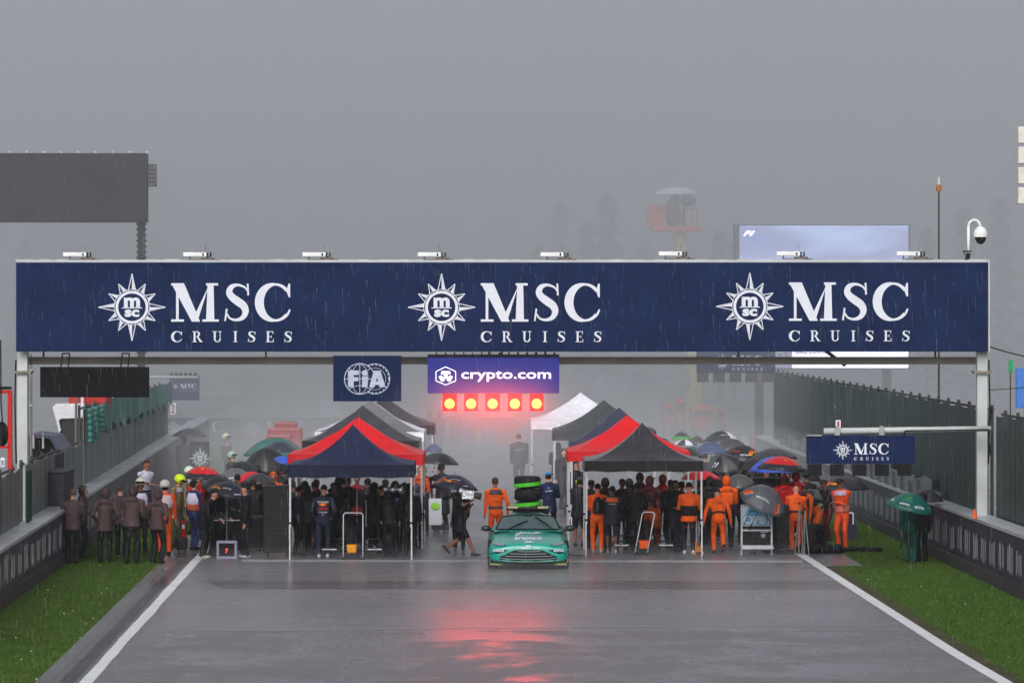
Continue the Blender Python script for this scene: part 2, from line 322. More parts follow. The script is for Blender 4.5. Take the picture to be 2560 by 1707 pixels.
def wall(label, a, side, pts, th=.25):       # pts = [(D, top z)], inner face towards the road
    r = thing('barrier_wall', label, 'wall', (a+VX*pts[0][0], pts[0][0], 0)); ox, oy = r.location.x, r.location.y
    def ring_(D, z0, z1, t0, t1):
        x = a+VX*D-ox; return [(x+side*t0, D-oy, z0), (x+side*t1, D-oy, z0), (x+side*t1, D-oy, z1), (x+side*t0, D-oy, z1)]
    mb = MB().loft([ring_(D, 0, z-.07, 0, th) for D, z in pts], caps=True); mb.build('wall_body', M_wall, r)
    mb = MB().loft([ring_(D, 0, .28, -.05, 0) for D, z in pts], caps=True); mb.build('plinth', M_wcon, r)
    mb = MB().loft([ring_(D, z-.07, z, -.03, th+.25) for D, z in pts], caps=True); mb.build('coping', M_cop, r)
    return r, ox, oy
def bars(r, a, side, ox, oy, D0, D1, step, z0, z1, zt):
    mb = MB(); D = D0
    while D < D1:
        top = z1+rng.normal(0, .03)
        for k in range(5):
            d = D+k*step*.13+rng.normal(0, .02); x = a+VX*d-ox-side*.006; t = step*.035*(1+rng.random()); zz0 = z0+rng.random()*.12; zz1 = top-rng.random()*.1; sl = rng.normal(0, .05)
            mb.add([(x, d-oy, zz0), (x, d-oy+t, zz0), (x, d-oy+t+sl, zz1), (x, d-oy+sl, zz1)], [(0, 1, 2, 3)])
        D += step*(1+rng.normal(0, .04))
    mb.build('lettering', M_bars, r, fix=False)
r, ox, oy = wall('long dark barrier wall with white lettering and pale top, left of the track', -8.48, -1, [(66, 1.12), (80, 1.2), (100, 1.34), (120, 1.5), (139, 1.66), (160, 1.75)])
bars(r, -8.48, -1, ox, oy, 68, 112, 1.35, .4, 1.0, 0)
r, ox, oy = wall('long dark barrier wall with white lettering and pale top, right of the track', 12.5, 1, [(62, 1.37), (97, 1.33), (150, 1.33)])
bars(r, 12.5, 1, ox, oy, 64, 138, 1.3, .38, 1.02, 0)
def fence(label, a, side, D0, D1, zt, m, zb=1.0, step=2.5, mpost=None, wav=.02, name='debris_fence', rail=True, n=None):
    r = thing(name, label, 'fence', (a+VX*D0, D0, 0)); ox, oy = r.location.x, r.location.y; n = n or int((D1-D0)*4); rings = []
    for i in range(n+1):
        D = D0+(D1-D0)*i/n; x = a+VX*D-ox+wav*math.sin(i*1.9)*rng.random(); zz = zt+.03*math.sin(i*.7)+rng.normal(0, .012)
        rings.append([(x, D-oy, zb), (x+side*.03, D-oy, zb), (x+side*.03, D-oy, zz), (x, D-oy, zz)])
    MB().loft(rings, caps=True).build('mesh_panel', m, r)
    D = D0+.2
    while D < D1:
        x = a+VX*D-ox+side*.14; MB().box((x, D-oy, (zt+.12)/2), (.07, .07, zt+.12)).build('post', mpost or M_dkst, r); D += step
    if rail: MB().cyl((a+VX*D0-ox+side*.14, 0, zt+.02), (a+VX*D1-ox+side*.14, D1-oy, zt+.02), .03).build('top_rail', M_dkst, r)
    return r
fence('low grey streaked debris fence nearest the camera, left side', -8.95, -1, 66, 89.2, 2.46, M_fl)
fence('low grey debris fence section just beyond the left gantry post', -8.95, -1, 90.6, 105.5, 2.5, M_fl)
fence('tall grey and green debris fence along the left wall, farthest section', -8.95, -1, 106, 141, 3.38, M_fl, zb=1.3)
MB().box((0, 0, 0), (.02, 1.9, 1.3)).build('dark_panel', cm(26, 28, 44)); o = bpy.data.objects['dark_panel']; o.location = (-8.93+VX*98.6, 98.6, 1.82); tag(o, 'dark blue panel fixed on the low grey fence left of the track', 'panel')
# green netting hung over the tall left fence
for i, (D, z0, lab) in enumerate(((106.4, 2.5, 'green mesh roll hanging nearest on the left fence'), (108.2, 2.55, 'second green mesh roll hanging on the left fence'), (110.3, 2.7, 'third green mesh roll hanging on the left fence'))):
    mb = MB(); pts = [(0, 0, z0-1.7+.1*k) for k in range(int((3.42-z0)/.1)+1)]
    rings = []
    for k in range(16):
        z = z0+(3.42-z0)*k/15; rr = .10+.02*math.sin(k*2.3)
        rings.append([(rr*math.cos(2*PI*j/10), rr*math.sin(2*PI*j/10)*3, z) for j in range(10)])
    mb.loft(rings, caps=True); o = mb.build('mesh_roll', M_fg, smooth=True); o.location = (-8.80+VX*D, D, 0); tag(o, lab, 'netting', 'green mesh rolls on the left fence')
mb = MB(); rings = []
for i in range(61):
    D = 111.5+29.5*i/60; x = -8.86+VX*D+.04*math.sin(i*1.7); zb = 2.62+.12*math.sin(i*1.1)+.1*rng.random()
    rings.append([(x, D, zb), (x+.02, D, zb), (x+.02, D, 3.44+.05*rng.random()), (x, D, 3.44)])
mb.loft(rings, caps=True); tag(mb.build('green_netting', M_fg), 'green netting draped along the top of the tall left fence', 'netting')
mb = MB(); rings = []
for i in range(14):
    D = 89.4+.9*i/13; x = -8.84+VX*D+.03*math.sin(i*1.7); rings.append([(x, D, 1.2), (x+.02, D, 1.2), (x+.02, D, 2.42), (x, D, 2.42)])
mb.loft(rings, caps=True); tag(mb.build('green_netting', cm(16, 60, 55)), 'narrow dark green netting strip beside the left gantry post', 'netting')
fence('tall dark green mesh fence behind the right wall, beyond the gantry', 12.95, 1, 91.6, 147, 3.72, M_fr, zb=.1, step=1.9)
fence('nearest dark green mesh fence behind the right wall', 13.1, 1, 62, 91.2, 3.62, M_fr, zb=.1, step=1.9)
# low concrete blocks on the far part of the right wall
blk = None
for i in range(24):
    D = 99+i*1.75; hh = .16+.12*rng.random()
    if blk is None:
        blk = MB().box((0, 0, .16), (.3, .9, .32)).box((-.03, -.2, .34), (.16, .18, .05)).build('concrete_block', mat('block_grey', lin(92, 97, 100), .6, var=.2, scale=2), bevel=.02); o = blk
    else: o = blk.copy(); COL.objects.link(o)
    o.location = (12.66+VX*D, D, 1.335); o.scale = (1, 1, .6+1.0*rng.random())
    tag(o, 'grey concrete block standing on the right barrier wall', 'block', 'concrete blocks along the right wall')

# ------------------------------------------------------------------ start gantry
DG = 91.0; k = DG/F
gr = thing('start_gantry', 'wide start gantry with navy cruise banner spanning the track on two white posts', 'gantry', (0, DG, 0))
GX = lambda px: gx(px, DG); GZ = lambda py: gz(py, DG)
MB().box(((GX(40)+GX(2470))/2, .02, (GZ(656)+GZ(879))/2), (GX(2470)-GX(40), .04, GZ(656)-GZ(879))).build('banner', M_navy, gr, bevel=.01)
mb = MB()
for sx in (330, 1104, 1874.5): cruise_logo(mb, GX(sx), GZ(768 if sx < 1800 else 766), k, -.006)
mb.build('banner_lettering', M_white, gr, fix=False)
mb = MB(); mb.box(((GX(40)+GX(2474))/2, .5, GZ(653)), (GX(2474)-GX(40), .9, .06)); mb.box((GX(2472.5), .35, (GZ(650)+GZ(879))/2), (.035, .75, GZ(650)-GZ(879)))
for i in range(46): mb.box((GX(60+i*53), .1+.1*rng.random(), GZ(650.5)), (.15+.3*rng.random(), .1, .03+.02*rng.random()))
mb.build('top_frame', M_post, gr)
mb = MB()
for y in (.75,): mb.box(((GX(63)+GX(2448))/2, y, GZ(902.5)), (GX(2448)-GX(63), .18, GZ(893)-GZ(912)))
mb.build('cross_beam', mat('beam_grey', lin(118, 115, 108), .6, var=.2, scale=1), gr)
for px in (100, 660, 1255, 1850, 2346): MB().box((GX(px), .7, GZ(886)), (.04, .05, .2)).build('hanger', M_dkst, gr)
MB().tube([(GX(2060), .7, GZ(870)), (GX(2120), .7, GZ(915))], .04).build('brace', M_dkst, gr)
for px in (51.5, 2460):
    o = MB().box((GX(px), .45, GZ(879)/2), (.235, .3, GZ(879))).build('post', M_post, gr, bevel=.012)
    MB().box((GX(px), .45, GZ(929)), (.44, .5, .03)).box((GX(px), .45, GZ(933)), (.40, .46, .03)).build('joint_plate', mat('rusty_plate', lin(140, 135, 122), .6, var=.3, scale=8), o)
    sgn = -1 if px < 1000 else 1
    MB().tube([(GX(px)+sgn*.15, .35, GZ(900)), (GX(px)+sgn*.17, .32, GZ(1000)), (GX(px)+sgn*.14, .32, GZ(1160))], .018).build('cable', M_blk, o)
# boards hung under the gantry
def board(name, label, cat, px0, px1, py0, py1, D, m, th=.08, mesh=None):
    x0, x1, z0, z1 = gx(px0, D), gx(px1, D), gz(py1, D), gz(py0, D)
    r = thing(name, label, cat, ((x0+x1)/2, D, z0)); MB().box((0, th/2, (z1-z0)/2), (x1-x0, th, z1-z0)).build('panel', m, r, bevel=.01)
    return r, x1-x0, z1-z0
r, W, Hh = board('display_board', 'blank black display board hanging under the left end of the gantry', 'display board', 100, 372, 917, 993, DG-.1, mat('black_panel', lin(20, 20, 23), .7, var=.25, scale=3, spec=.08), .14)
for px in (160, 310):
    MB().tube([(gx(px-9, DG)-r.location.x, .2, Hh), (gx(px-9, DG)-r.location.x, .55, Hh+.3), (gx(px+9, DG)-r.location.x, .55, Hh+.3), (gx(px+9, DG)-r.location.x, .2, Hh)], .015).build('bracket', M_blk, r)
r, W, Hh = board('federation_board', 'square navy board with overlapping globe and gear emblem under the gantry', 'sign', 833, 1003, 889, 1003, DG-.12, mat('navy_board', lin(18, 34, 68), .5, spec=.08), .12)
mb = MB(); kk = DG/F/11.2; cxf = lambda u: (u/11.2-(918-820))*DG/F; czf = lambda v: (1003-(880+v/11.2))*DG/F
ring(mb, cxf(890), czf(750), 415*kk, 440*kk, -.004)
for i in range(90):                               # gear ring visible outside the globe
    a = math.radians(i*4); x = 1310+430*math.cos(a); y = 750-430*math.sin(a)
    if math.hypot(x-890, y-750) > 440:
        ring(mb, cxf(1310), czf(750), 412*kk, 430*kk, -.005, n=1, a0=i*4, a1=i*4+4)
        if i % 4 < 2: ring(mb, cxf(1310), czf(750), 380*kk, 413*kk, -.006, n=1, a0=i*4, a1=i*4+4)
    x = 1310+310*math.cos(a); y = 750-310*math.sin(a)
    if math.hypot(x-890, y-750) > 440: ring(mb, cxf(1310), czf(750), 298*kk, 310*kk, -.005, n=1, a0=i*4, a1=i*4+4)
lw = 20*kk
line2(mb, (cxf(890), czf(340)), (cxf(890), czf(1160)), lw, -.005); line2(mb, (cxf(470), czf(750)), (cxf(1240), czf(750)), lw, -.006)
for sg in (-1, 1):
    pts = [(cxf(890+sg*230*math.cos(math.radians(a))), czf(750-410*math.sin(math.radians(a)))) for a in range(-90, 91, 10)]
    for a, b in zip(pts, pts[1:]): line2(mb, a, b, lw*.8, -.0065)
    pts = [(cxf(890+x), czf(750+sg*(185+(x/300)**2*110))) for x in range(-300, 301, 60)]
    for a, b in zip(pts, pts[1:]): line2(mb, a, b, lw*.8, -.007)
B = lambda *p: mb.add([(cxf(x), -.009, czf(y)) for x, y in p], [tuple(range(len(p)))])
B((560, 515), (860, 515), (860, 640), (720, 640), (560, 640)); B((560, 640), (720, 640), (720, 980), (560, 980)); B((720, 700), (850, 700), (850, 815), (720, 815))
disc(mb, cxf(1030), czf(585), 82*kk, -.009); B((955, 680), (1105, 680), (1105, 985), (955, 985))
B((1280, 520), (1375, 520), (1375, 700), (1300, 985), (1150, 985)); B((1375, 520), (1470, 520), (1610, 980), (1440, 980), (1375, 700)); 
mb.add([(cxf(x), -.0095, czf(y)) for x, y in ((1340, 820), (1410, 820), (1440, 920), (1320, 920))], [(0, 1, 2, 3)])
mb.build('emblem', cm(178, 184, 208), r, fix=False)
# lit sponsor board with five red start lights
r, W, Hh = board('sponsor_board', 'lit blue sponsor board with white hexagon emblem above five red lights', 'sign', 1069, 1398, 893, 983, DG-.12, mat('blue_board', lin(22, 24, 90), .4, emit=(.022, .026, .26), estr=.5, var=.2, scale=1.5), .16)
MB().box((0, .05, Hh+.035), (W, .2, .06)).build('top_housing', M_blk, r)
mb = MB()
for i in range(14): mb.box((-W/2+.2+i*W/14.5, .1, Hh+.08), (.02+.05*rng.random(), .05, .05+.05*rng.random()))
mb.tube([(-.1, .1, Hh+.06), (-.1, .3, Hh+.25)], .02); mb.build('cable_clips', M_blk, r)
M_glowt = mat('lit_letters', (.9, .9, .9), .5, emit=(.95, .93, 1), estr=.8)
mb = MB(); cxs = 1233.5; X = lambda u: ((1000+u/4.704)-cxs)*k; Z = lambda v: (983-(860+v/4.704))*k
text_in(mb, 'crypto.com', X(722), X(1775), Z(442), Z(315), -.006, .012)
hx = [(538, 268), (655, 322), (655, 432), (538, 480), (424, 432), (424, 322)]
for i in range(6): a, b = hx[i], hx[(i+1) % 6]; line2(mb, (X(a[0]), Z(a[1])), (X(b[0]), Z(b[1])), 9/4.704*k, -.006-.0004*i)
for poly in (((490, 318), (588, 318), (597, 352), (481, 352)), ((512, 357), (566, 357), (560, 385), (552, 402), (528, 402), (520, 385)), ((455, 383), (487, 366), (528, 410), (528, 425), (500, 442), (485, 438)), ((622, 383), (590, 366), (550, 410), (550, 425), (578, 442), (593, 438))):
    mb.add([(X(a), -.007, Z(b)) for a, b in poly], [tuple(range(len(poly)))])
mb.build('lettering', M_glowt, r, fix=False)
M_red = mat('start_lamp', (.8, .1, .02), .4, emit=(1, .014, .0016), estr=150)
M_box = mat('lamp_box_lit_red', lin(215, 6, 8), .5)  # red glow of the lamps is put into the housing colour
for i, (a, b) in enumerate(((1106, 1142), (1160.5, 1195), (1213, 1250), (1269, 1305), (1324, 1359))):
    D = DG-.1; c = gx((a+b)/2, D); wd = gx(b, D)-gx(a, D)
    l = thing('start_light', ('leftmost', 'second from left', 'middle', 'second from right', 'rightmost')[i]+' of five lit red start lights in a square box', 'traffic light', (c, D, gz(1027.5, D)), group='five red start lights under the sponsor board')
    mb = MB().box((0, .08, .2), (wd, .14, .4)); mb.build('housing', M_box, l, bevel=.01)
    mb = MB().ell((0, .0, .168), (.112, .05, .112), nu=20, nv=12, cond=lambda x, y, z: y < .1); mb.build('lens', M_red, l, smooth=True)
# timing cameras along the gantry top
M_cam = cm(232, 234, 236, .4); tcam = None
labs = ['first from the left', 'second from the left', 'third from the left', 'fourth from the left', 'fourth from the right', 'third from the right', 'second from the right', 'first from the right']
for i, dx in enumerate((180, 456, 730, 995, 1277, 1549, 1820, 2096)):
    loc = (GX(dx*1.0885), DG+.1, GZ(651 if i < 5 else 649))
    if tcam is None:
        tcam = thing('grid_camera', 'x', 'camera', loc)
        MB().box((-.09, 0, .135), (.53, .12, .095)).build('camera_housing', M_cam, tcam, bevel=.012)
        MB().box((.10, -.064, .135), (.035, .01, .06)).box((.2, -.03, .13), (.03, .06, .1)).box((.27, -.03, .13), (.03, .06, .1)).build('lens', M_blk, tcam)
        mb = MB().box((-.2, 0, .06), (.03, .04, .08)).box((.2, 0, .05), (.32, .08, .03)).tube([(.06, 0, .01), (.2, -.02, .08), (.36, 0, .02)], .014).tube([(.05, 0, .03), (.3, .02, .1)], .01).box((.12, 0, .02), (.7, .1, .02)).tube([(.16, 0, .18), (.14, 0, .36)], .004)
        mb.build('mount', cm(105, 95, 88), tcam); t = tcam
    else: t = dup(tcam, loc)
    tag(t, 'white box camera on top of the gantry banner, '+labs[i], 'camera', 'box cameras on the gantry')
# dome camera on a swan neck
cx0, cz0 = GX(2425), GZ(650); r = thing('dome_camera', 'white dome camera hanging from a curved white pipe on the right gantry end', 'camera', (cx0, DG+.3, cz0))
pts = [(0, 0, 0), (0, 0, .32)]+[(0, 0, .32+.0) for _ in ()]; top = 113*k; pts = [(0, 0, .1), (0, 0, 85*k)]+[(.135*(1-math.cos(a)), 0, 85*k+.14*math.sin(a)) for a in [PI*j/10 for j in range(11)]]
MB().tube(pts, .032, 12).build('swan_neck', M_cam, r, smooth=True)
MB().tube([(-.03, 0, -.1), (0, 0, .16)], .045).box((-.03, -.02, .2), (.2, .05, .03)).tube([(-.1, 0, .18), (-.05, -.03, .05), (-.12, 0, -.02)], .012).build('clamp', M_blk, r)
zc = 60*k+.03
MB().ell((.275, 0, zc), (.16, .16, .2), nu=16, nv=12, cond=lambda x, y, z: z > -.15).build('dome_housing', M_cam, r, smooth=True)
MB().ell((.275, 0, zc-.02), (.135, .135, .2), nu=16, nv=12, cond=lambda x, y, z: z < .1).build('dome_glass', cm(22, 28, 30, .15), r, smooth=True)
# right cantilever sign
D = DG-.35
r = thing('cantilever_sign', 'navy cruise sign with five black squares hanging from the right gantry post', 'sign', (gx(2152, D), D, gz(1190, D)))
lx = lambda px: gx(px, D)-r.location.x; lz = lambda py: gz(py, D)-r.location.z
MB().box((0, .05, (lz(1088)+lz(1159))/2), (lx(2288)-lx(2017), .1, lz(1088)-lz(1159))).build('panel', mat('navy_board2', lin(16, 32, 72), .5, spec=.1), r, bevel=.008)
mb = MB(); mb.cyl((lx(2060), .05, lz(1078)), (lx(2478), .05, lz(1071)), .075, .06, 14); mb.build('arm_pipe', M_post, r, smooth=True)
for px in (2093, 2204): MB().box((lx(px), .05, lz(1079)), (.12, .2, .16)).box((lx(px), .05, lz(1069)), (.07, .1, .08)).build('clamp', M_steel, r)
MB().box((lx(2035), .0, lz(1088)), (.34, .08, .03)).build('hinge_plate', M_steel, r)
MB().tube([(lx(2258), -.05, lz(1090)), (lx(2262), -.05, lz(1076)), (lx(2360), -.08, lz(1075)), (lx(2470), -.08, lz(1073)), (lx(2476), .0, lz(1140))], .013).build('cable', M_blk, r)
mb = MB(); cruise_logo(mb, lx(2107), lz(1126), k*.425*.64, -.004)
mb = MB(); s_ = k*.285; cruise_logo(mb, lx(2107), lz(1125), k*.287, -.004); mb.build('lettering', M_white, r, fix=False)
mb = MB()
for j in range(5): MB().box((lx(2036.5+j*56.2), .05, lz(1174.5)), (.32, .09, lz(1160)-lz(1189))).build('black_square', M_blk, r)
r = board('warning_tag', 'small white and red tag standing on the right sign pipe', 'sign', 2089, 2102, 1050, 1072, D+.1, M_white, .03)[0]
mb = MB(); mb.box((0, -.004, .11), (.05, .003, .13)); mb.build('red_mark', cm(190, 40, 50), r)
# overhead cables right and antenna pole
tag(MB().tube([(gx(2474, DG), DG+.3, gz(866, DG)), (gx(2520, DG), DG+.3, gz(880, DG)), (gx(2600, DG), DG+.3, gz(900, DG))], .014).build('overhead_cable', M_blk), 'black cable running from the right gantry corner out of the picture', 'cable')
D = 118.; tag(MB().tube([(gx(2474, D), D, gz(975, D)), (gx(2600, D), D, gz(966, D))], .012).build('overhead_cable', M_blk), 'thin dark cable stretched low behind the right gantry post', 'cable')
D = 104.; r = thing('antenna_mast', 'thin dark antenna mast rising behind the right fence', 'mast', (gx(2347, D), D, 0))
MB().cyl((0, 0, 0), (0, 0, gz(470, D)), .035, .022).build('mast', M_dkst, r)
MB().cyl((0, 0, gz(478, D)), (0, 0, gz(462, D)), .07, .07).build('orange_collar', cm(170, 110, 50), r); MB().cyl((0, 0, gz(462, D)), (0, 0, gz(443, D)), .045, .02).build('antenna_tip', cm(190, 200, 190), r)
# floodlight stack cut by the right frame edge
D = 88.; r = thing('lamp_stack', 'vertical stack of four white floodlight boxes at the right edge of the photo', 'floodlight', (gx(2562, D), D, 0))
MB().cyl((.06, .1, 0), (.06, .1, gz(300, D)), .06).build('mast', M_dkst, r)
for j in range(4):
    zc = gz(338+j*50.5, D); o = MB().box((-.02, 0, zc), (.28, .3, .36)).build('light_box', cm(215, 212, 205), r, bevel=.01); MB().box((.02, -.16, zc-.12), (.05, .03, .12)).box((.09, -.16, zc), (.03, .03, .3)).build('hinge', M_dkst, o)

# ------------------------------------------------------------------ far things in the mist
D = 139.; r = thing('back_of_screen', 'large dark back of a screen on one thick pole, upper left in the fog', 'screen', (gx(150, D), D, 0)); lx = lambda p: gx(p, D)-r.location.x; lz = lambda p: gz(p, D)
M_scr = mat('screen_back', lin(44, 43, 46), .8, spec=.1, var=.25, scale=.9)
MB().box(((lx(-60)+lx(369))/2, 0, (lz(384)+lz(556))/2), (lx(369)-lx(-60), .7, lz(384)-lz(556))).build('housing', M_scr, r, bevel=.04)
mb = MB().box((lx(353), .1, lz(556)/2), (.24, .3, lz(556)))
for i in range(26): mb.box((lx(353), .1, lz(560+i*14)), (.33, .36, .06))
mb.build('pole', M_scr, r)
mb = MB()
for i in range(6): mb.box((lx(380), 0, lz(414+i*10.2)), (.31, .3, .04))
for i in range(5): mb.box((lx(371+i*4.8), 0, lz(439)), (.025, .28, .78))
mb.build('louvre_box', M_dkst, r)
mb = MB()
for i in range(-1, 9): mb.ell((lx(25+i*43), -.2, lz(382)), (.05, .05, .04), nu=6, nv=4)
mb.build('rivet_lamp', M_white, r)
# big led screen
D = 170.; r = thing('led_screen', 'large glowing video wall showing a pale rainy scene, partly hidden behind the banner', 'video screen', (gx(2060, D), D, 0)); lx = lambda p: gx(p, D)-r.location.x; lz = lambda p: gz(p, D)
MB().box(((lx(1836)+lx(2276))/2, .5, (lz(561)+lz(924))/2), (lx(2276)-lx(1836), .9, lz(561)-lz(924))).build('housing', cm(95, 97, 100), r)
for px in (1900, 2220): MB().box((lx(px), .6, lz(924)/2), (.35, .4, lz(924))).build('leg', M_dkst, r)
m = bpy.data.materials.new('video_picture'); m.use_nodes = True; t = m.node_tree; b = t.nodes['Principled BSDF']; tc = t.nodes.new('ShaderNodeTexCoord'); mp = t.nodes.new('ShaderNodeMapping'); mp.inputs['Rotation'].default_value = (0, .9, 0); mp.inputs['Scale'].default_value = (.28, 1, .9)
n = t.nodes.new('ShaderNodeTexNoise'); n.inputs['Scale'].default_value = .55; n.inputs['Detail'].default_value = 3; rr = t.nodes.new('ShaderNodeValToRGB'); e = rr.color_ramp.elements; e[0].position = .36; e[0].color = (.24, .31, .62, 1); e[1].position = .68; e[1].color = (.50, .64, 1, 1); x = e.new(.5); x.color = (.31, .35, .60, 1)
t.links.new(tc.outputs['Object'], mp.inputs[0]); t.links.new(mp.outputs[0], n.inputs['Vector']); t.links.new(n.outputs['Fac'], rr.inputs[0]); t.links.new(rr.outputs[0], b.inputs['Emission Color']); b.inputs['Emission Strength'].default_value = 1.15; b.inputs['Base Color'].default_value = (.02, .02, .02, 1)
MB().box(((lx(1849)+lx(2271))/2, .02, (lz(564)+lz(868))/2), (lx(2271)-lx(1849), .05, lz(564)-lz(868))).build('picture', m, r)
M_band = mat('caption_light', (.8, .8, .85), .5, emit=(.80, .78, 1), estr=1.25)
MB().box(((lx(1980)+lx(2271))/2, .02, (lz(868)+lz(920))/2), (lx(2271)-lx(1980), .05, lz(868)-lz(920))).build('caption_band', M_band, r)
mb = MB().box(((lx(1849)+lx(1980))/2, .02, (lz(868)+lz(920))/2), (lx(1980)-lx(1849), .05, lz(868)-lz(920))); mb.build('caption_badge', mat('badge_violet', (.1, .1, .2), .5, emit=(.35, .33, .5), estr=.7), r)
mb = MB(); text_in(mb, 'RACE CONTROL', lx(1990), lx(2080), lz(884), lz(872), -.02, .02); ring(mb, lx(1958), lz(890), .12, .2, -.02, 20); mb.build('caption_text', cm(80, 80, 130), r, fix=False)
mb = MB(); text_in(mb, 'F1', lx(1857), lx(1888), lz(590), lz(577), -.02, .06, shear=.45); mb.build('logo', mat('logo_light', (.9, .9, .9), .5, emit=(1, .85, .9), estr=1.6), r, fix=False)
# far right cantilever sign
D = 149.; r = thing('cantilever_sign', 'faded navy cruise sign with five grey squares in fog under the gantry beam', 'sign', (gx(1840, D), D, gz(953, D))); lx = lambda p: gx(p, D)-r.location.x; lz = lambda p: gz(p, D)-r.location.z
MB().box((0, .1, (lz(872)+lz(932))/2), (lx(1938)-lx(1741), .2, lz(872)-lz(932))).build('panel', mat('navy_board2', lin(16, 32, 72), .5, spec=.1), r)
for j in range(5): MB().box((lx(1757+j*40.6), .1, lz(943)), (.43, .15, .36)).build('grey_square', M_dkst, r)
mb = MB(); cruise_logo(mb, lx(1806), lz(904), D/F*.25, -.01); mb.build('lettering', M_white, r, fix=False)
MB().box((lx(1840), .2, lz(879)), (3.6, .1, .1)).build('arm', M_post, r)
# far left cantilever sign
D = 152.; r = thing('cantilever_sign', 'small faded navy cruise sign above the far end of the left fence', 'sign', (gx(461, D), D, gz(1000, D))); lx = lambda p: gx(p, D)-r.location.x; lz = lambda p: gz(p, D)-r.location.z
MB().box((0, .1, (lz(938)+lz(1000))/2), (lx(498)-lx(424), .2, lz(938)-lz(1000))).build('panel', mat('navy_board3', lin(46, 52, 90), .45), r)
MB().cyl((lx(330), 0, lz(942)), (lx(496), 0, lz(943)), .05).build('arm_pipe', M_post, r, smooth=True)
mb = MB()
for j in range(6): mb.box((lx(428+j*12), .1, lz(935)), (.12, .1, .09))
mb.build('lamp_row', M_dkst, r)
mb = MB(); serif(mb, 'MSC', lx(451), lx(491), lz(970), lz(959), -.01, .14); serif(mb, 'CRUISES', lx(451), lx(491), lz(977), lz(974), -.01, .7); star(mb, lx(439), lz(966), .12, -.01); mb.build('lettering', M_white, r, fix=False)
r, W, Hh = board('poster', 'narrow white poster with a red mark at the far end of the left fence', 'sign', 426, 440, 1007, 1036, 150, M_white, .05)
mb = MB(); mb.box((0, -.01, Hh*.62), (.05, .01, Hh*.45)); mb.box((-.01, -.01, Hh*.22), (.08, .01, .06)); mb.build('red_mark', cm(180, 40, 50), r)
# banner boards closing the far end of the track
D = 184.; r = thing('banner_wall', 'long grey-blue banner board with cruise lettering closing the far end of the track', 'barrier', (gx(900, D), D, 0)); lx = lambda p: gx(p, D)-r.location.x; lz = lambda p: gz(p, D)
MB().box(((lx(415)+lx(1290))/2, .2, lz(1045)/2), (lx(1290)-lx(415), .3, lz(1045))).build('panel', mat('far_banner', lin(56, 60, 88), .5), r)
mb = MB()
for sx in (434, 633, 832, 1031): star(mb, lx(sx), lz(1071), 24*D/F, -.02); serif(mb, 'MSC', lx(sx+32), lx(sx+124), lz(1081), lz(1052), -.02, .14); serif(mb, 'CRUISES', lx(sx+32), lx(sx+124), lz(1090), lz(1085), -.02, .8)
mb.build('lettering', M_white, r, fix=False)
D = 129.; r, W, Hh = board('banner_board', 'dark upright board with a sun emblem standing beside the left wall', 'sign', 474, 523, 1104, 1228, D, mat('dark_board', lin(40, 42, 58), .5), .12)
mb = MB(); star(mb, .02, Hh-.54, .36, -.01); mb.build('emblem', M_white, r, fix=False)
r, W, Hh = board('pit_entry_sign', 'white square sign with red pit entry lettering standing far left of the tents', 'sign', 800, 842, 999, 1040, 196, M_white, .1)
mb = MB(); text_in(mb, 'PIT ENTRY', -W*.36, W*.36, Hh*.5, Hh*.68, -.01, .02); mb.build('lettering', cm(200, 40, 50), r, fix=False); MB().box((-.3, .08, -1.0), (.06, .06, 2.0)).build('leg', M_steel, r)
# camera platform on a yellow mast
D = 208.; r = thing('camera_lift', 'orange camera platform with pale parasol on a tall yellow mast in the fog', 'camera tower', (gx(1690, D), D, 0)); lx = lambda p: gx(p, D)-r.location.x; lz = lambda p: gz(p, D)
MB().tube([(lx(1742), 0, 0), (lx(1740), 0, lz(960)), (lx(1697), 0, lz(572))], .33, 8).tube([(lx(1727), -.5, 0), (lx(1727), -.5, lz(965))], .3).build('mast', cm(205, 190, 110), r)
MB().box((0, 0, lz(573)), (lx(1745)-lx(1625), 1.6, .28)).box((lx(1640), 0, lz(550)), (.9, 1.2, .75)).build('platform', cm(215, 95, 55), r, bevel=.05)
mb = MB().ell((lx(1632), 0, lz(532)), (.34, .4, .5)).box((lx(1654), 0, lz(530)), (.5, .4, .7)); mb.build('equipment_cover', cm(190, 80, 60), r, smooth=True)
mb = MB()
for px in (1712, 1730, 1742): mb.cyl((lx(px), -.6, lz(573)), (lx(px), -.6, lz(520)), .03)
mb.cyl((lx(1712), -.6, lz(522)), (lx(1745), -.6, lz(522)), .03); mb.build('railing', cm(200, 90, 60), r)
MB().ell((0, 0, lz(487)), (1.05, 1.05, .42), nu=16, nv=8, cond=lambda x, y, z: z > -.05).build('parasol', cm(225, 230, 235), r, solid=.03)
mb = MB().ell((lx(1683), -.1, lz(535)), (.42, .35, .85)).ell((lx(1688), 0, lz(500)), (.25, .25, .28)).ell((lx(1720), -.2, lz(503)), (.42, .4, .3)).cyl((lx(1706), 0, lz(570)), (lx(1712), 0, lz(505)), .09); mb.build('operator_and_camera', cm(60, 50, 58), r, smooth=True)
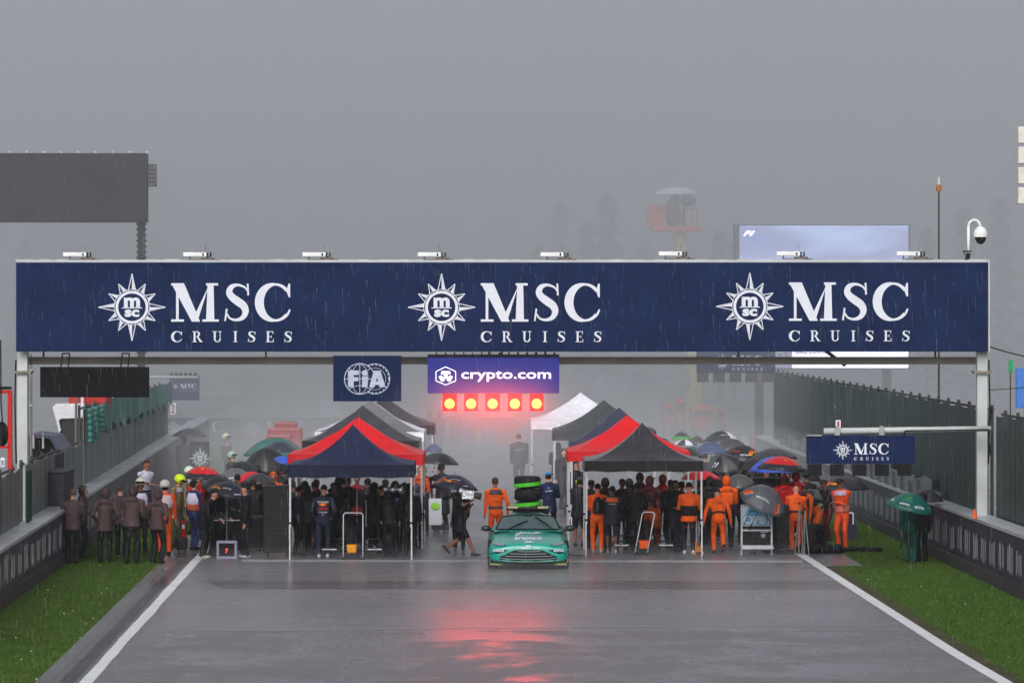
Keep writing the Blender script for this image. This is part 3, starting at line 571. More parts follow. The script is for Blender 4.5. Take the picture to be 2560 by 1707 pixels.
# recovery vehicles behind, right of centre
def van(label, px0, px1, py0, py1, D, col, cat='van', name='van'):
    x0, x1, z1 = gx(px0, D), gx(px1, D), gz(py0, D); W = x1-x0; r = thing(name, label, cat, ((x0+x1)/2, D, 0)); z0 = max(.35, gz(py1, D)*0+.35)
    MB().box((0, 1.2, (z0+z1)/2), (W, 2.4, z1-z0)).build('body', col, r, bevel=.18)
    MB().box((0, -.03, z0+(z1-z0)*.7), (W*.78, .05, (z1-z0)*.28)).build('windscreen', cm(110, 80, 74, .2), r)
    for sx in (-1, 1): MB().cyl((sx*W*.36-.1, .5, .36), (sx*W*.36+.1, .5, .36), .36, n=14).build('wheel', M_blk, r); MB().ell((sx*W*.38, 0, z0+(z1-z0)*.25), (.09, .05, .06)).build('headlight', cm(150, 140, 130), r)
    return r
van('orange recovery truck fading in the fog, largest of the orange shapes', 1728, 1782, 1015, 1062, 188, cm(235, 95, 50), 'truck', 'recovery_truck')
van('orange vehicle end just right of the largest orange truck in the fog', 1794, 1812, 1020, 1062, 190, cm(225, 110, 80), 'truck', 'recovery_truck')
van('orange loader leftmost of the orange shapes beyond the right tents', 1658, 1682, 1008, 1050, 190, cm(240, 100, 50), 'loader', 'loader')
van('orange loader cab between the leftmost orange shape and the yellow mast', 1690, 1713, 996, 1042, 189, cm(238, 90, 50), 'loader', 'loader')
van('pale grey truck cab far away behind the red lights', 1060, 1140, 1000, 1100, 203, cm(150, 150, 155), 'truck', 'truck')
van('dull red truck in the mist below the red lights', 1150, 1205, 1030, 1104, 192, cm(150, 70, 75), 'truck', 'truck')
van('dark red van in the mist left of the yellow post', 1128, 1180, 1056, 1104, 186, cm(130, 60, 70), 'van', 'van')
D = 178.; r = thing('safety_fence', 'orange slatted barrier across the track far below the red lights', 'barrier', (gx(1263, D), D, 0)); mb = MB()
for j in range(6): mb.box((0, 0, .12+j*.14), (gx(1289, D)-gx(1237, D), .08, .105))
mb.box((-.42, .06, .45), (.06, .06, .9)).box((.42, .06, .45), (.06, .06, .9)); mb.build('slats', cm(250, 95, 60), r)
D = 179.; r = thing('safety_fence', 'grey and white slatted barrier beside the far orange one', 'barrier', (gx(1224, D), D, 0)); mb = MB()
for j in range(6): mb.box((0, 0, .12+j*.14), (gx(1235, D)-gx(1213, D), .08, .09))
mb.build('slats', cm(205, 200, 205), r)
D = 177.; o = MB().box((0, 0, .42), (.2, .12, .84)).box((0, 0, .86), (.12, .1, .08)).build('marker_post', cm(215, 195, 90)); o.location = (gx(1196, D), D, 0); tag(o, 'short yellow marker post beside the far orange barrier', 'post')
for i, (px, py, D, c, lab) in enumerate(((1862, 1120, 172, (215, 212, 210), 'white plastic barrier drum near the far end of the right wall'), (1886, 1124, 172, (220, 90, 70), 'orange plastic barrier drum near the far end of the right wall'), (1845, 1088, 182, (170, 175, 178), 'pale grey stacked drum in fog right of the black and white umbrella'))):
    mb = MB().cyl((0, 0, 0), (0, 0, .55), .2, .17, 14).cyl((0, 0, .2), (0, 0, .26), .215, .21, 14).cyl((0, 0, .55), (0, 0, .62), .12, .1, 12); o = mb.build('barrier_drum', cm(*c), bevel=.02); o.location = (gx(px, D), D, 0); tag(o, lab, 'barrier')
# left side beyond the fence
D = 112.; r = thing('white_truck', 'white truck cab with slanted pillar behind the left fence', 'truck', (gx(172, D), D, 0)); lx = lambda p: gx(p, D)-r.location.x; lz = lambda p: gz(p, D)
mb = MB().prism([(lx(131), lz(1018)), (lx(138), lz(1010)), (lx(212), lz(1008)), (lx(212), lz(1045)), (lx(152), lz(1047)), (lx(148), lz(1052)), (lx(161), lz(1118)), (lx(157), lz(1120))], 0, 1.8); mb.build('cab', cm(205, 207, 214, .35), r, bevel=.02)
mb = MB().prism([(lx(150), lz(1048)), (lx(212), lz(1046)), (lx(212), .4), (lx(165), .4), (lx(161), lz(1118))], .15, 1.7); mb.build('side_window', cm(46, 44, 46, .25), r)
MB().box(((lx(170)+lx(265))/2, .9, (lz(995)+lz(1012))/2), (lx(265)-lx(170), 1.5, .22)).build('red_roof_lamp', cm(170, 45, 42), r); MB().cyl((lx(207), -.1, lz(1040)), (lx(207), -.1, lz(990)), .045).build('exhaust_pipe', M_white, r)
for s in (0, 1): MB().cyl((lx(190), .2+s*1.3, .45), (lx(214), .2+s*1.3, .45), .45, n=16).build('wheel', M_blk, r)
MB().box((lx(153), -.03, lz(1090)), (.06, .06, .3)).build('mirror', M_blk, r)
for px, D, py, c, lab in ((190, 107, 990, (110, 108, 108), 'thin grey pole in front of the white truck cab'), (77.5, 98, 884, (120, 118, 118), 'pale clamp-jointed pole just right of the left gantry post')):
    r = thing('pole', lab, 'pole', (gx(px, D), D, 0)); MB().cyl((0, 0, 0), (0, 0, gz(py, D)), .035).build('shaft', cm(*c), r)
    if px < 100: MB().box((0, 0, gz(1013, D)), (.13, .12, .05)).box((0, 0, gz(925, D)), (.15, .12, .05)).build('clamp', M_steel, r)
D = 100.; r = thing('pit_stand', 'dark blue pit wall canopy roof behind the left fence', 'shelter', (gx(105, D), D, 0)); lx = lambda p: gx(p, D)-r.location.x; lz = lambda p: gz(p, D)
MB().prism([(lx(62), lz(1090)), (lx(75), lz(1084)), (lx(130), lz(1090)), (lx(152), lz(1125)), (lx(143), lz(1128)), (lx(124), lz(1096)), (lx(62), lz(1094))], 0, 2.5).build('roof', cm(62, 66, 92, .35), r)
MB().prism([(lx(62), lz(1094)), (lx(124), lz(1097)), (lx(140), lz(1150)), (lx(62), lz(1152))], .3, 2.3).build('dark_screen', M_blk, r)
mb = MB()
for px in (85, 109): mb.box((lx(px), -.1, lz(1106)), (.05, .05, .28)).box((lx(px), -.1, lz(1088)), (.02, .03, .2))
mb.build('bracket', M_steel, r); MB().box((lx(79), -.03, lz(1089)), (.1, .04, .05)).build('pink_badge', cm(220, 120, 170), r)
D = 88.5; r = thing('red_lift_frame', 'bright red steel lifting frame at the left edge of the photo', 'lift', (gx(10, D), D, 0)); lx = lambda p: gx(p, D)-r.location.x; lz = lambda p: gz(p, D)
MB().box((lx(25), 0, lz(975)/2), (.1, .12, lz(975))).box((lx(-20), 0, lz(979)), (.8, .12, .075)).box((lx(-20), 0, lz(1117)), (.8, .12, .06)).build('frame', cm(185, 24, 20, .35), r, bevel=.01)
MB().box((lx(-25), .1, lz(970)), (.9, .3, .06)).tube([(lx(3), -.1, lz(850)), (lx(4), -.1, lz(1010)), (lx(8), -.1, lz(1060))], .016).build('hook_and_chain', M_blk, r)
MB().ell((lx(3), 0, lz(1085)), (.18, .2, .28)).build('hydraulic_drum', M_blk, r, smooth=True)
MB().box((lx(8), -.1, lz(1155)), (.1, .03, .21)).build('tag', M_white, r, bevel=.02); mb = MB(); text_in(mb, '83', lx(5), lx(11), lz(1162), lz(1149), -.12, .03); mb.build('tag_number', M_blk, r, fix=False)
D = 96.; r = thing('pit_counter', 'dark low pit wall counter behind the left fence', 'counter', (gx(110, D), D, 0)); MB().box((0, 1, 1.05), (1.0, 2, 2.1)).box((0, 1, 2.13), (1.1, 2.1, .06)).build('cabinet', cm(60, 62, 68), r, bevel=.02)
D = 118.; r, W, Hh = board('blue_board', 'bright blue board cut by the right edge of the photo', 'sign', 2541, 2590, 920, 1020, D, cm(70, 120, 200), .2); MB().box((0, .1, -1), (.1, .1, 2)).build('leg', M_steel, r)
D = 121.; r, W, Hh = board('green_flag', 'small green flag marker above the right fence near the blue board', 'flag', 2521, 2533, 900, 930, D, cm(40, 150, 100), .03); MB().cyl((0, .1, -3.6), (0, .1, .3), .02).build('pole', M_dkst, r)
MB().ell((0, 0, 0), (.15, .1, .1)).cyl((.0, 0, 0), (.0, 0, -.3), .03).build('ear_protector', cm(225, 150, 120))
o = bpy.data.objects['ear_protector']; bpy.data.objects.remove(o)
# warm wooded slope and conifers behind everything
mb = MB(); rows = []
for j in range(16):
    y = 300+j*12; rows.append([(x, y, max(.0, 1.9*j**1.0)+1.2*math.sin(x*.03+j)+.8*rng.random()) for x in range(-160, 161, 8)])
mb.loft(rows, closed=False); o = mb.build('hillside', mat('hill_green', lin(60, 64, 44), .9, var=.3, scale=.1), smooth=True, fix=False); o['kind'] = 'structure'
def conifer():
    r = thing('conifer', 'dark conifer in the fog', 'tree'); MB().cyl((0, 0, 0), (0, 0, 12), .22, .04, 8).build('trunk', cm(60, 50, 42), r); mb = MB()
    for k in range(1500):
        z = 1.5+10.7*random.random()**.9; R_ = (12.6-z)*.23*(.6+.4*math.sin(z*5)); a = random.random()*2*PI; q = random.random()**.5; p = Vector((R_*q*math.cos(a), R_*q*math.sin(a), z-.35*q)); s_ = .16+.2*random.random()
        d = Vector((math.cos(a), math.sin(a), -.45)); e_ = Vector((-math.sin(a), math.cos(a), .2*random.random())); mb.add([p, p+d*s_*1.6+e_*s_*.6, p+d*s_*1.6-e_*s_*.6], [(0, 1, 2)])
    mb.build('crown', mat('needles', (.035, .055, .028), .8, var=.4, scale=.5), r, fix=False); return r
tr = conifer()
spec = [(1470, 300, 1.05), (1520, 290, 1.15), (1345, 310, .92), (1800, 285, 1.0), (1835, 300, .9), (1615, 320, 1.0), (1580, 305, .9), (300, 300, .8), (60, 310, .9), (180, 320, .85), (620, 315, .85), (760, 330, .9), (930, 318, .8), (2320, 290, 1.0), (2410, 280, 1.15), (2500, 300, 1.2), (1130, 330, .8), (1400, 325, 1.15), (1700, 330, 1.1)]
for i, (px, D, s_) in enumerate(spec):
    D *= .90; s_ *= .93
    t = tr if i == 0 else dup(tr); t.location = (gx(px, D), D, 0); t.scale = (s_*random.uniform(.9, 1.2), s_, s_*random.uniform(.95, 1.1)); t.rotation_euler.z = i*1.3
    t['label'] = 'dark conifer fading in the fog beyond the banner'; t['group'] = 'conifers in the fog'


# ------------------------------------------------------------------ pop-up tents
M_leg = mat('tent_leg', lin(205, 205, 210), .35, metal=.3)
def tent(label, px0, px1, Df, depth, ze, zp, front, side, val, back=None, vh=.30, legs=True, bulge=0.0, pxc=None, wob=.05, sidev=None, ex=1.45):
    x0, x1 = gx(px0, Df), gx(px1, Df); W = x1-x0; xc = (x0+x1)/2
    r = thing('pop_up_tent', label, 'tent', (xc, Df+depth/2, 0)); mats = [front, side, back or side, val]
    hx, hy = W/2, depth/2; N = 10
    def P(u, v):                      # u,v in -1..1
        t = max(abs(u), abs(v)); h = ze+(zp-ze)*((1-t)**ex*.93+(1-t)*.07)-.05*math.sin(PI*t)*abs(u*v)*0
        return (u*hx, v*hy, h+wob*math.sin(7*u+3*v)*t*(1-t)*2)
    for nm, mt, d in (('front_roof_panel', front, 0), ('right_roof_panel', side, 1), ('back_roof_panel', back or side, 2), ('left_roof_panel', side, 3)):
        mb = MB(); rows = []
        for j in range(N+1):
            t = 1-j/N; row = []
            for i in range(N+1):
                s_ = (i/N*2-1)*t
                u, v = ((s_, -t), (t, s_), (-s_, t), (-t, -s_))[d]; row.append(P(u, v))
            rows.append(row)
        mb.loft(rows, closed=False); o = mb.build(nm, mt, r, smooth=True, fix=False)
    for nm, mt, d in (('front_valance', val, 0), ('right_valance', sidev or side, 1), ('back_valance', back or side, 2), ('left_valance', sidev or side, 3)):
        mb = MB(); rows = [[], [], []]
        for i in range(25):
            s_ = i/24*2-1; q = 1.006; u, v = ((s_, -q), (q, s_), (-s_, q), (-q, -s_))[d]; fl = .012*math.sin(i*1.3)*(1 if d else .4)
            for j in range(3):
                rows[j].append((u*hx+(fl*j if d in (1, 3) else 0), v*hy+(fl*j if d in (0, 2) else 0), ze-vh*j/2+(.012*math.sin(i*.9) if j == 2 else 0)))
        mb.loft(rows, closed=False); mb.build(nm, mt, r, smooth=True, fix=False)
    mb = MB()
    for v in (-1, 1):
        for a in range(4):
            xa, xb = -hx+.05+(W-.1)*a/4, -hx+.05+(W-.1)*(a+1)/4; zz = (ze-.02, ze-.38)
            mb.cyl((xa, v*(hy-.05), zz[a % 2]), (xb, v*(hy-.05), zz[1-a % 2]), .012, n=6)
    mb.cyl((0, 0, ze-.1), (0, 0, zp-.05), .02, n=6); mb.build('truss', M_leg, r)
    if legs:
        for sx in (-1, 1):
            for sy in (-1, 1):
                p = (sx*(hx-.04), sy*(hy-.04)); tx = sx*.02
                l = MB().box((p[0], p[1], ze/2+.4), (.045, .045, ze-.8)).box((p[0]+tx*.5, p[1], .45), (.032, .032, .9)).build('leg', M_leg, r); MB().box((p[0], p[1], .9), (.06, .06, .05)).box((p[0]+tx*.5, p[1], .008), (.09, .09, .016)).build('leg_joint', M_blk, l)
    return r
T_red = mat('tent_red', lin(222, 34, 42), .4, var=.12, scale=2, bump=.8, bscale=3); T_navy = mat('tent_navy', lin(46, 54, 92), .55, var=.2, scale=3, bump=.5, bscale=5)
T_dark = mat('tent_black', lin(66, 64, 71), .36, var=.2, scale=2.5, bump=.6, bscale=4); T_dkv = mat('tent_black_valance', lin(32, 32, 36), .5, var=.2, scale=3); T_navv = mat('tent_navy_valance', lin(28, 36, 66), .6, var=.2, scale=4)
T_grey = mat('tent_grey_sheen', lin(112, 112, 118), .3, var=.2, scale=1.5, bump=.5, bscale=3); T_wht = mat('tent_white', lin(232, 232, 242), .45, bump=.8, bscale=3); T_blue = mat('tent_blue_grey', lin(62, 62, 84), .45, var=.15, bump=.8, bscale=3); T_grn = mat('tent_green_grey', lin(66, 74, 76), .45, var=.15, bump=.8, bscale=3)  # the grey is dark tent cloth with wet sheen put into the colour
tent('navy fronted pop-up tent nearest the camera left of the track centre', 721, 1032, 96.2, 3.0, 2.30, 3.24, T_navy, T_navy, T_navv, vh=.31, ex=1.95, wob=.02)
tent('red pop-up tent directly behind the navy fronted one', 720, 1058, 100.4, 3.0, 2.40, 3.30, T_red, T_red, T_red, vh=.28, wob=.05)
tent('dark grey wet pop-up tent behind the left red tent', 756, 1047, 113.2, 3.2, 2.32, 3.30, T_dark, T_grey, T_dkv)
tent('dark pop-up tent with a white side panel in the left row', 786, 1060, 121.0, 3.2, 2.34, 3.28, T_grey, T_wht, T_wht)
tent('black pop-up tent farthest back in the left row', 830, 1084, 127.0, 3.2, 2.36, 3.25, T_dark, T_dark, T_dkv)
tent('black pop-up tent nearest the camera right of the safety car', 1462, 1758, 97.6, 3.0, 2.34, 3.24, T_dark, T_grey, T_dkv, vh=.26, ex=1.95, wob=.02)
tent('red pop-up tent directly behind the right black one', 1419, 1725, 101.8, 3.0, 2.42, 3.31, T_red, T_red, T_red, vh=.26, wob=.06)
tent('blue grey pop-up tent behind the right red tent', 1426, 1676, 111.4, 3.0, 2.34, 3.28, T_blue, T_blue, T_blue)
tent('green grey pop-up tent in the middle of the right row', 1384, 1640, 122.0, 3.0, 2.34, 3.25, T_grn, T_grn, T_grn)
tent('white pop-up tent farthest back in the right row', 1327, 1580, 133.0, 3.4, 2.34, 3.25, T_wht, T_wht, T_wht, vh=.28)

# ------------------------------------------------------------------ the safety car
M_green = mat('car_green', lin(14, 158, 142), .3, var=.06, scale=2, coat=.7); M_glass = mat('car_glass', lin(74, 98, 100), .12, var=.1, coat=.6); M_rub = mat('rubber', lin(22, 22, 24), .7)
M_grill = mat('grille_black', lin(14, 24, 26), .35); M_yel = mat('yellow_trim', lin(175, 190, 40), .5)
DC = 92.75; XC = gx(1321, DC)
car = thing('safety_car', 'teal green sports coupe with roof light bar and white lettering on its bonnet', 'car', (XC, DC, 0))
st = [ # y, (w,z) bottom, mid, shoulder, mid bonnet, centre
 (0.00, (.60, .17), (.74, .34), (.66, .50), (.36, .555), (0, .575)), (0.08, (.80, .15), (.88, .34), (.80, .53), (.42, .59), (0, .61)),
 (0.22, (.90, .14), (.945, .36), (.88, .58), (.46, .63), (0, .645)), (0.50, (.93, .15), (.955, .42), (.90, .64), (.50, .675), (0, .69)),
 (0.90, (.93, .18), (.96, .45), (.89, .71), (.52, .735), (0, .755)), (1.30, (.92, .18), (.95, .48), (.87, .76), (.52, .79), (0, .81)),
 (1.55, (.92, .18), (.94, .50), (.85, .79), (.52, .825), (0, .84)), (2.30, (.92, .18), (.93, .5), (.86, .80), (.55, .84), (0, .85)),
 (3.20, (.93, .18), (.975, .5), (.92, .82), (.6, .86), (0, .87)), (4.00, (.88, .22), (.94, .55), (.88, .86), (.6, .90), (0, .91)), (4.40, (.75, .35), (.84, .55), (.80, .80), (.5, .86), (0, .88))]
rings = []
for s_ in st:
    y = s_[0]; half = list(s_[1:]); ring_ = [(a, y, z) for a, z in half]+[(-a, y, z) for a, z in half[-2::-1]]; ring_ += [(-half[0][0]*.5, y, half[0][1]), (half[0][0]*.5, y, half[0][1])]; rings.append(ring_)
body = MB().loft(rings, caps=True).build('body', M_green, car, smooth=True, sub=2)
bpy.context.view_layer.update(); dg = bpy.context.evaluated_depsgraph_get(); BV = BVHTree.FromObject(body, dg)
def hit(px, py, off=.006):
    o_ = Vector((0, 0, H))-Vector((XC, DC, 0)); d = Pt(px, py, 90)-Vector((0, 0, H)); d.normalize(); p, n, i, ds = BV.ray_cast(o_, d)
    if p is None: return None
    return p+(n if n.dot(d) < 0 else -n)*off
# cabin
def cab(pts): return [Vector(p) for p in pts]
cb = [(-.78, 1.40, .80), (.78, 1.40, .80), (.64, 2.12, 1.115), (-.64, 2.12, 1.115)]
sec = [(1.36, .80, .82, 0), (1.75, .725, .98, .03), (2.12, .645, 1.125, .05), (2.6, .62, 1.165, .05), (3.1, .60, 1.13, .05), (3.7, .66, 1.0, .03), (4.15, .72, .88, .01)]
rings = []
for y, wd, z, cr in sec:
    rings.append([(-.82 if y < 4 else -.75, y+.05, .76), (-wd-.03, y, z-.03*(z > .9)), (-wd*.5, y-.03, z+cr*.8), (0, y-.04, z+cr), (wd*.5, y-.03, z+cr*.8), (wd+.03, y, z-.03*(z > .9)), (.82 if y < 4 else .75, y+.05, .76)])
MB().loft(rings, closed=False).build('cabin', M_green, car, smooth=True, sub=1)
def interp(t):
    for a, b in zip(sec, sec[1:]):
        if a[0] <= t <= b[0]: k_ = (t-a[0])/(b[0]-a[0]); return [a[i]+(b[i]-a[i])*k_ for i in range(4)]
rows = []
for j in range(8):
    y, wd, z, cr = interp(1.42+.66*j/7); row = []
    for i in range(13): u = i/12*2-1; row.append((u*(wd-.035), y-.045+.05*u*u-.012, z+cr*(1-u*u)+.018))
    rows.append(row)
MB().loft(rows, closed=False).build('windscreen', M_glass, car, smooth=True)
fr = [rows[0][i] for i in range(13)]+[rows[j][12] for j in range(8)]+[rows[7][i] for i in range(12, -1, -1)]+[rows[j][0] for j in range(7, -1, -1)]
MB().tube([Vector(p)+Vector((0, -.01, .004)) for p in fr], .014, 6).build('windscreen_seal', M_blk, car)
MB().box((0, 1.97, 1.115), (.2, .05, .09)).build('mirror_mount', M_blk, car)
for a, b in (((-.50, .86, 1.37), (-.02, 1.03, 1.80)), ((.60, .86, 1.42), (.17, 1.115, 1.98))):
    a_, b_ = Vector((a[0], a[2]-.1, a[1]+.0)), Vector((b[0], b[2]-.1, b[1]+.02)); MB().cyl(a_, (a_+b_)/2+Vector((0, -.02, .01)), .012, .02).cyl((a_+b_)/2+Vector((0, -.02, .01)), b_, .02, .016).build('wiper', M_blk, car)
for sx in (-1, 1):
    o = MB().ell((sx*.99, 1.62, .875), (.125, .07, .075), nu=12, nv=8).build('wing_mirror', mat('mirror_black', lin(34, 40, 42), .3, coat=.5), car, smooth=True); MB().cyl((sx*.80, 1.62, .80), (sx*.93, 1.6, .84), .018, .014).build('mirror_arm', M_blk, o)
# light bar
mb = MB().box((0, 2.55, 1.235), (.72, .2, .06)); mb.build('bar_mount', M_blk, car)
rr_ = lambda z, w_, d_: [(w_*math.copysign(abs(math.cos(a))**.35, math.cos(a)), 2.5+d_*math.sin(a), z) for a in [2*PI*j/24 for j in range(24)]]
lb = MB().loft([rr_(1.255, .44, .1), rr_(1.27, .52, .14), rr_(1.305, .52, .14), rr_(1.31, .5, .13)], caps=True).build('light_bar', M_blk, car, smooth=True)
for sx in (-1, 1): MB().box((sx*.36, 2.48, 1.325), (.26, .26, .05)).build('bar_lens', mat('bar_lens', lin(205, 200, 160), .3), lb, bevel=.02)
MB().box((0, 2.48, 1.322), (.40, .2, .035)).build('bar_centre', cm(70, 72, 70), lb)
# wheels
for sx in (-1, 1):
    for y in (.78, 3.5):
        w_ = thing('wheel', None, None); w_.parent = car; w_.name = 'wheel'
        MB().cyl((sx*.70, y, .325), (sx*.945, y, .325), .325, n=28).build('tyre', M_rub, w_, bevel=.03); MB().cyl((sx*.93, y, .325), (sx*.952, y, .325), .21, n=20).build('rim', M_dkst, w_)
mb = MB().box((0, .5, .12), (1.5, .9, .05)); mb.build('underbody', M_blk, car)
# front details laid on the body surface
def patch(name, outline, m, off=.008, parent=car, fillrows=6):
    mb = MB(); L_ = [hit(px, py, off) for px, py in outline]
    if any(p is None for p in L_): return None
    c = sum((Vector((p[0], p[1])) for p in outline), Vector((0, 0)))/len(outline); cp = hit(c.x, c.y, off); mid = [hit((px+c.x)/2, (py+c.y)/2, off) for px, py in outline]; n = len(L_)
    mb.add(L_+mid+[cp], [(i, (i+1) % n, n+(i+1) % n, n+i) for i in range(n)]+[(n+i, n+(i+1) % n, 2*n) for i in range(n)]); return mb.build(name, m, parent, smooth=True)
C8 = lambda u, v: (1200+u/8.25, 1240+v/8.25)
gt = [(700, 1112), (850, 1106), (1000, 1104), (1150, 1106), (1300, 1112), (1400, 1160), (1500, 1215), (1580, 1240), (1590, 1300), (1570, 1350), (1300, 1368), (1000, 1374), (700, 1368), (420, 1350), (400, 1300), (410, 1240), (490, 1215), (600, 1160)]
patch('grille', [C8(*p) for p in gt], M_grill, .01)
mb = MB()
for v0, v1, u0, u1 in ((1132, 1140, 780, 1240), (1178, 1190, 620, 1370), (1228, 1245, 520, 1490), (1272, 1300, 420, 1570), (1315, 1345, 400, 1600)):
    pts = []
    for i in range(17):
        t = i/16*2-1; p = hit(*C8((u0+u1)/2+(u1-u0)/2*t, v1-(v1-v0)*t*t), .022)
        if p: pts.append(p)
    MB().tube(pts, .007, 6).build('grille_bar', cm(150, 160, 165, .3), car)
for mir in (0, 1):
    fx = (lambda u: 1990-u) if mir else (lambda u: u)
    hp = [(235, 945), (300, 930), (400, 950), (490, 975), (535, 1000), (538, 1025), (500, 1037), (400, 1032), (300, 1010), (255, 985)]
    o = patch('headlight', [C8(fx(u), v) for u, v in hp], cm(20, 40, 42, .3), .006)
    if o: patch('headlight_lens', [C8(395+(u-395)*.86 if not mir else 1990-(395+(u-395)*.86), 985+(v-985)*.82) for u, v in hp], mat('lamp_lens', lin(120, 138, 142), .15, coat=1, var=.25, scale=14), .014, parent=o)
    patch('side_intake', [C8(fx(u), v) for u, v in ((215, 1075), (300, 1080), (450, 1095), (600, 1110), (540, 1130), (500, 1150), (350, 1190), (230, 1200), (195, 1150))], cm(8, 42, 44, .45), .007)
    patch('lower_corner', [C8(fx(u), v) for u, v in ((185, 1225), (300, 1235), (400, 1255), (395, 1330), (405, 1360), (230, 1372), (200, 1340))], cm(8, 60, 58, .4), .007)
mb = MB(); pts = [C8(190, 1285), C8(200, 1350), C8(220, 1384)]+[C8(u, 1384+22*(1-((u-1000)/780)**2)) for u in range(300, 1750, 100)]+[C8(1780, 1372), C8(1808, 1345), C8(1816, 1275)]
pw = [Vector(((p[0]-1321)*DC/F, -.035+.12*abs((p[0]-1321)/100)**3*.6, gz(p[1], DC))) for p in pts]; mb.tube(pw, .006, 6); mb.build('yellow_stripe', M_yel, car)
pw = [Vector(((px-1321)*DC/F, -.05+.15*abs((px-1321)/95)**3*.6, .135)) for px in range(1227, 1416, 12)]
MB().loft([[(p.x, p.y, .15), (p.x, p.y+.2, .15), (p.x, p.y+.2, .125), (p.x, p.y, .125)] for p in pw], caps=True).build('splitter', M_blk, car)
MB().cyl((-.9, -.0, .12), (.9, -.0, .12), .01).build('splitter_lip', M_steel, car)
def decal(name, s, u0, u1, v0, v1, bold=.03, m=M_white, **k):
    V, Fs, _ = text_geo(s, bold, **k); P_ = []
    for a, b in V:
        p = hit(*C8(u0+(u1-u0)*a, v0+(v1-v0)*(1-b)), .009)
        if p is None: return
        P_.append(p)
    MB().add(P_, Fs).build(name, m, car, fix=False)
decal('bonnet_lettering', 'SAFETY CAR', 590, 1385, 696, 748, .03); decal('bonnet_lettering', 'aramco', 708, 1278, 842, 902, .035); decal('bonnet_number', '50', 935, 1075, 922, 966, .06)
decal('bumper_lettering', 'F1', 778, 835, 1056, 1084, .02); decal('bumper_lettering', 'SAFETY CAR', 852, 1230, 1048, 1086, .035)
decal('bumper_lettering', 'aramco', 280, 495, 1088, 1144, .02); decal('bumper_lettering', 'aramco', 1518, 1718, 1086, 1144, .02)
def dpoly(name, pts, m=M_white, off=.009):
    mb = MB(); P_ = [hit(*C8(*p), off) for p in pts]
    n = len(pts)//2
    if all(P_): mb.add(P_, [(i, i+1, len(pts)-2-i, len(pts)-1-i) for i in range(n-1)]); mb.build(name, m, car, fix=False)
dpoly('bonnet_swoosh', [(720, 797), (760, 770), (820, 752), (950, 750), (1080, 758), (1180, 750), (1275, 752), (1235, 768), (1180, 778), (1080, 776), (950, 772), (860, 776), (800, 788), (770, 797)])
dpoly('winged_badge', [(940, 1018), (975, 1012), (1000, 1018), (1025, 1012), (1058, 1018), (1030, 1028), (1000, 1036), (968, 1028)])
decal('bonnet_fine_print', 'formula one', 850, 1262, 805, 820, .0); decal('bonnet_fine_print', 'FIA', 720, 830, 800, 824, .03)
for u in (910, 1100): dpoly('badge_edge', [(u, 915), (u+6, 915), (u+6, 970), (u, 970)])

# ------------------------------------------------------------------ racing cars inside the front tents
def racing_car(label, px, D, tip, accent, wing):
    r = thing('racing_car', label, 'racing car', (gx(px, D), D, 0)); bk = mat('car_matt', lin(24, 26, 32), .4)
    def elr(y, z, a, b, n=14): return [(a*math.cos(2*PI*i/n), y, z+b*math.sin(2*PI*i/n)) for i in range(n)]
    MB().loft([elr(.25, .31, .09, .07), elr(.5, .36, .14, .1), elr(1.0, .43, .2, .15), elr(1.7, .5, .28, .2), elr(2.4, .5, .36, .26), elr(3.0, .55, .42, .34), elr(3.8, .55, .3, .4), elr(5.0, .4, .15, .16)], caps=True).build('body', bk, r, smooth=True)
    MB().loft([[(x*wd_, y, .24+z*ht_) for x, z in ((-1, 1), (1, 1), (.86, -1), (-.86, -1))] for y, wd_, ht_ in ((-.03, .11, .085), (.0, .125, .105), (.3, .13, .10))], caps=True).build('nose_tip', tip, r, bevel=.02)
    MB().loft([[(x, .05+.35*abs(x), .12+z), (x, .35+.35*abs(x), .16+z), (x, .35+.35*abs(x), .18+z), (x, .05+.35*abs(x), .14+z)] for x, z in ((-.95, .08), (-.6, .05), (-.2, 0), (.2, 0), (.6, .05), (.95, .08))], caps=True).box((-.97, .5, .22), (.02, .6, .28)).box((.97, .5, .22), (.02, .6, .28)).build('front_wing', wing, r)
    MB().box((-.55, .24, .215), (.35, .01, .03)).box((.55, .24, .215), (.35, .01, .03)).build('wing_lettering', M_bars, r)
    mb = MB().tube([(0, 1.9, .72), (0, 2.1, .9), (.27, 2.6, .92), (.3, 3.0, .8)], .035).tube([(0, 2.1, .9), (-.27, 2.6, .92), (-.3, 3.0, .8)], .035); mb.build('halo', bk, r)
    MB().box((0, 3.4, .95), (.28, .5, .25)).build('airbox', accent, r, bevel=.05)
    for sx in (-1, 1):
        for y, rad, wd in ((1.0, .36, .34), (4.4, .36, .42)):
            w_ = MB().cyl((sx*(.95-wd/2), y, rad), (sx*(.95+.02), y, rad), rad, n=26).build('wheel', M_rub, r, bevel=.04); MB().cyl((sx*.95, y, rad), (sx*.985, y, rad), .2, n=18).build('rim', accent, w_)
        mb = MB().cyl((sx*.15, 1.0, .42), (sx*.75, 1.0, .4), .018).cyl((sx*.15, 1.1, .3), (sx*.75, 1.0, .25), .018); mb.build('suspension', bk, r)
    MB().box((0, 4.9, .85), (.9, .3, .05)).box((-.46, 4.8, .65), (.02, .5, .5)).box((.46, 4.8, .65), (.02, .5, .5)).build('rear_wing', wing, r)
    return r
M_tipy = mat('nose_yellow', lin(250, 165, 20), .4); M_or = mat('papaya', lin(250, 95, 10), .45, var=.06)
racing_car('dark racing car with a yellow nose tip under the navy fronted tent', 879, 96.9, M_tipy, cm(180, 30, 30), cm(26, 28, 44))
racing_car('dark racing car with an orange nose under the right black tent', 1610, 98.6, M_or, M_or, cm(30, 32, 38))
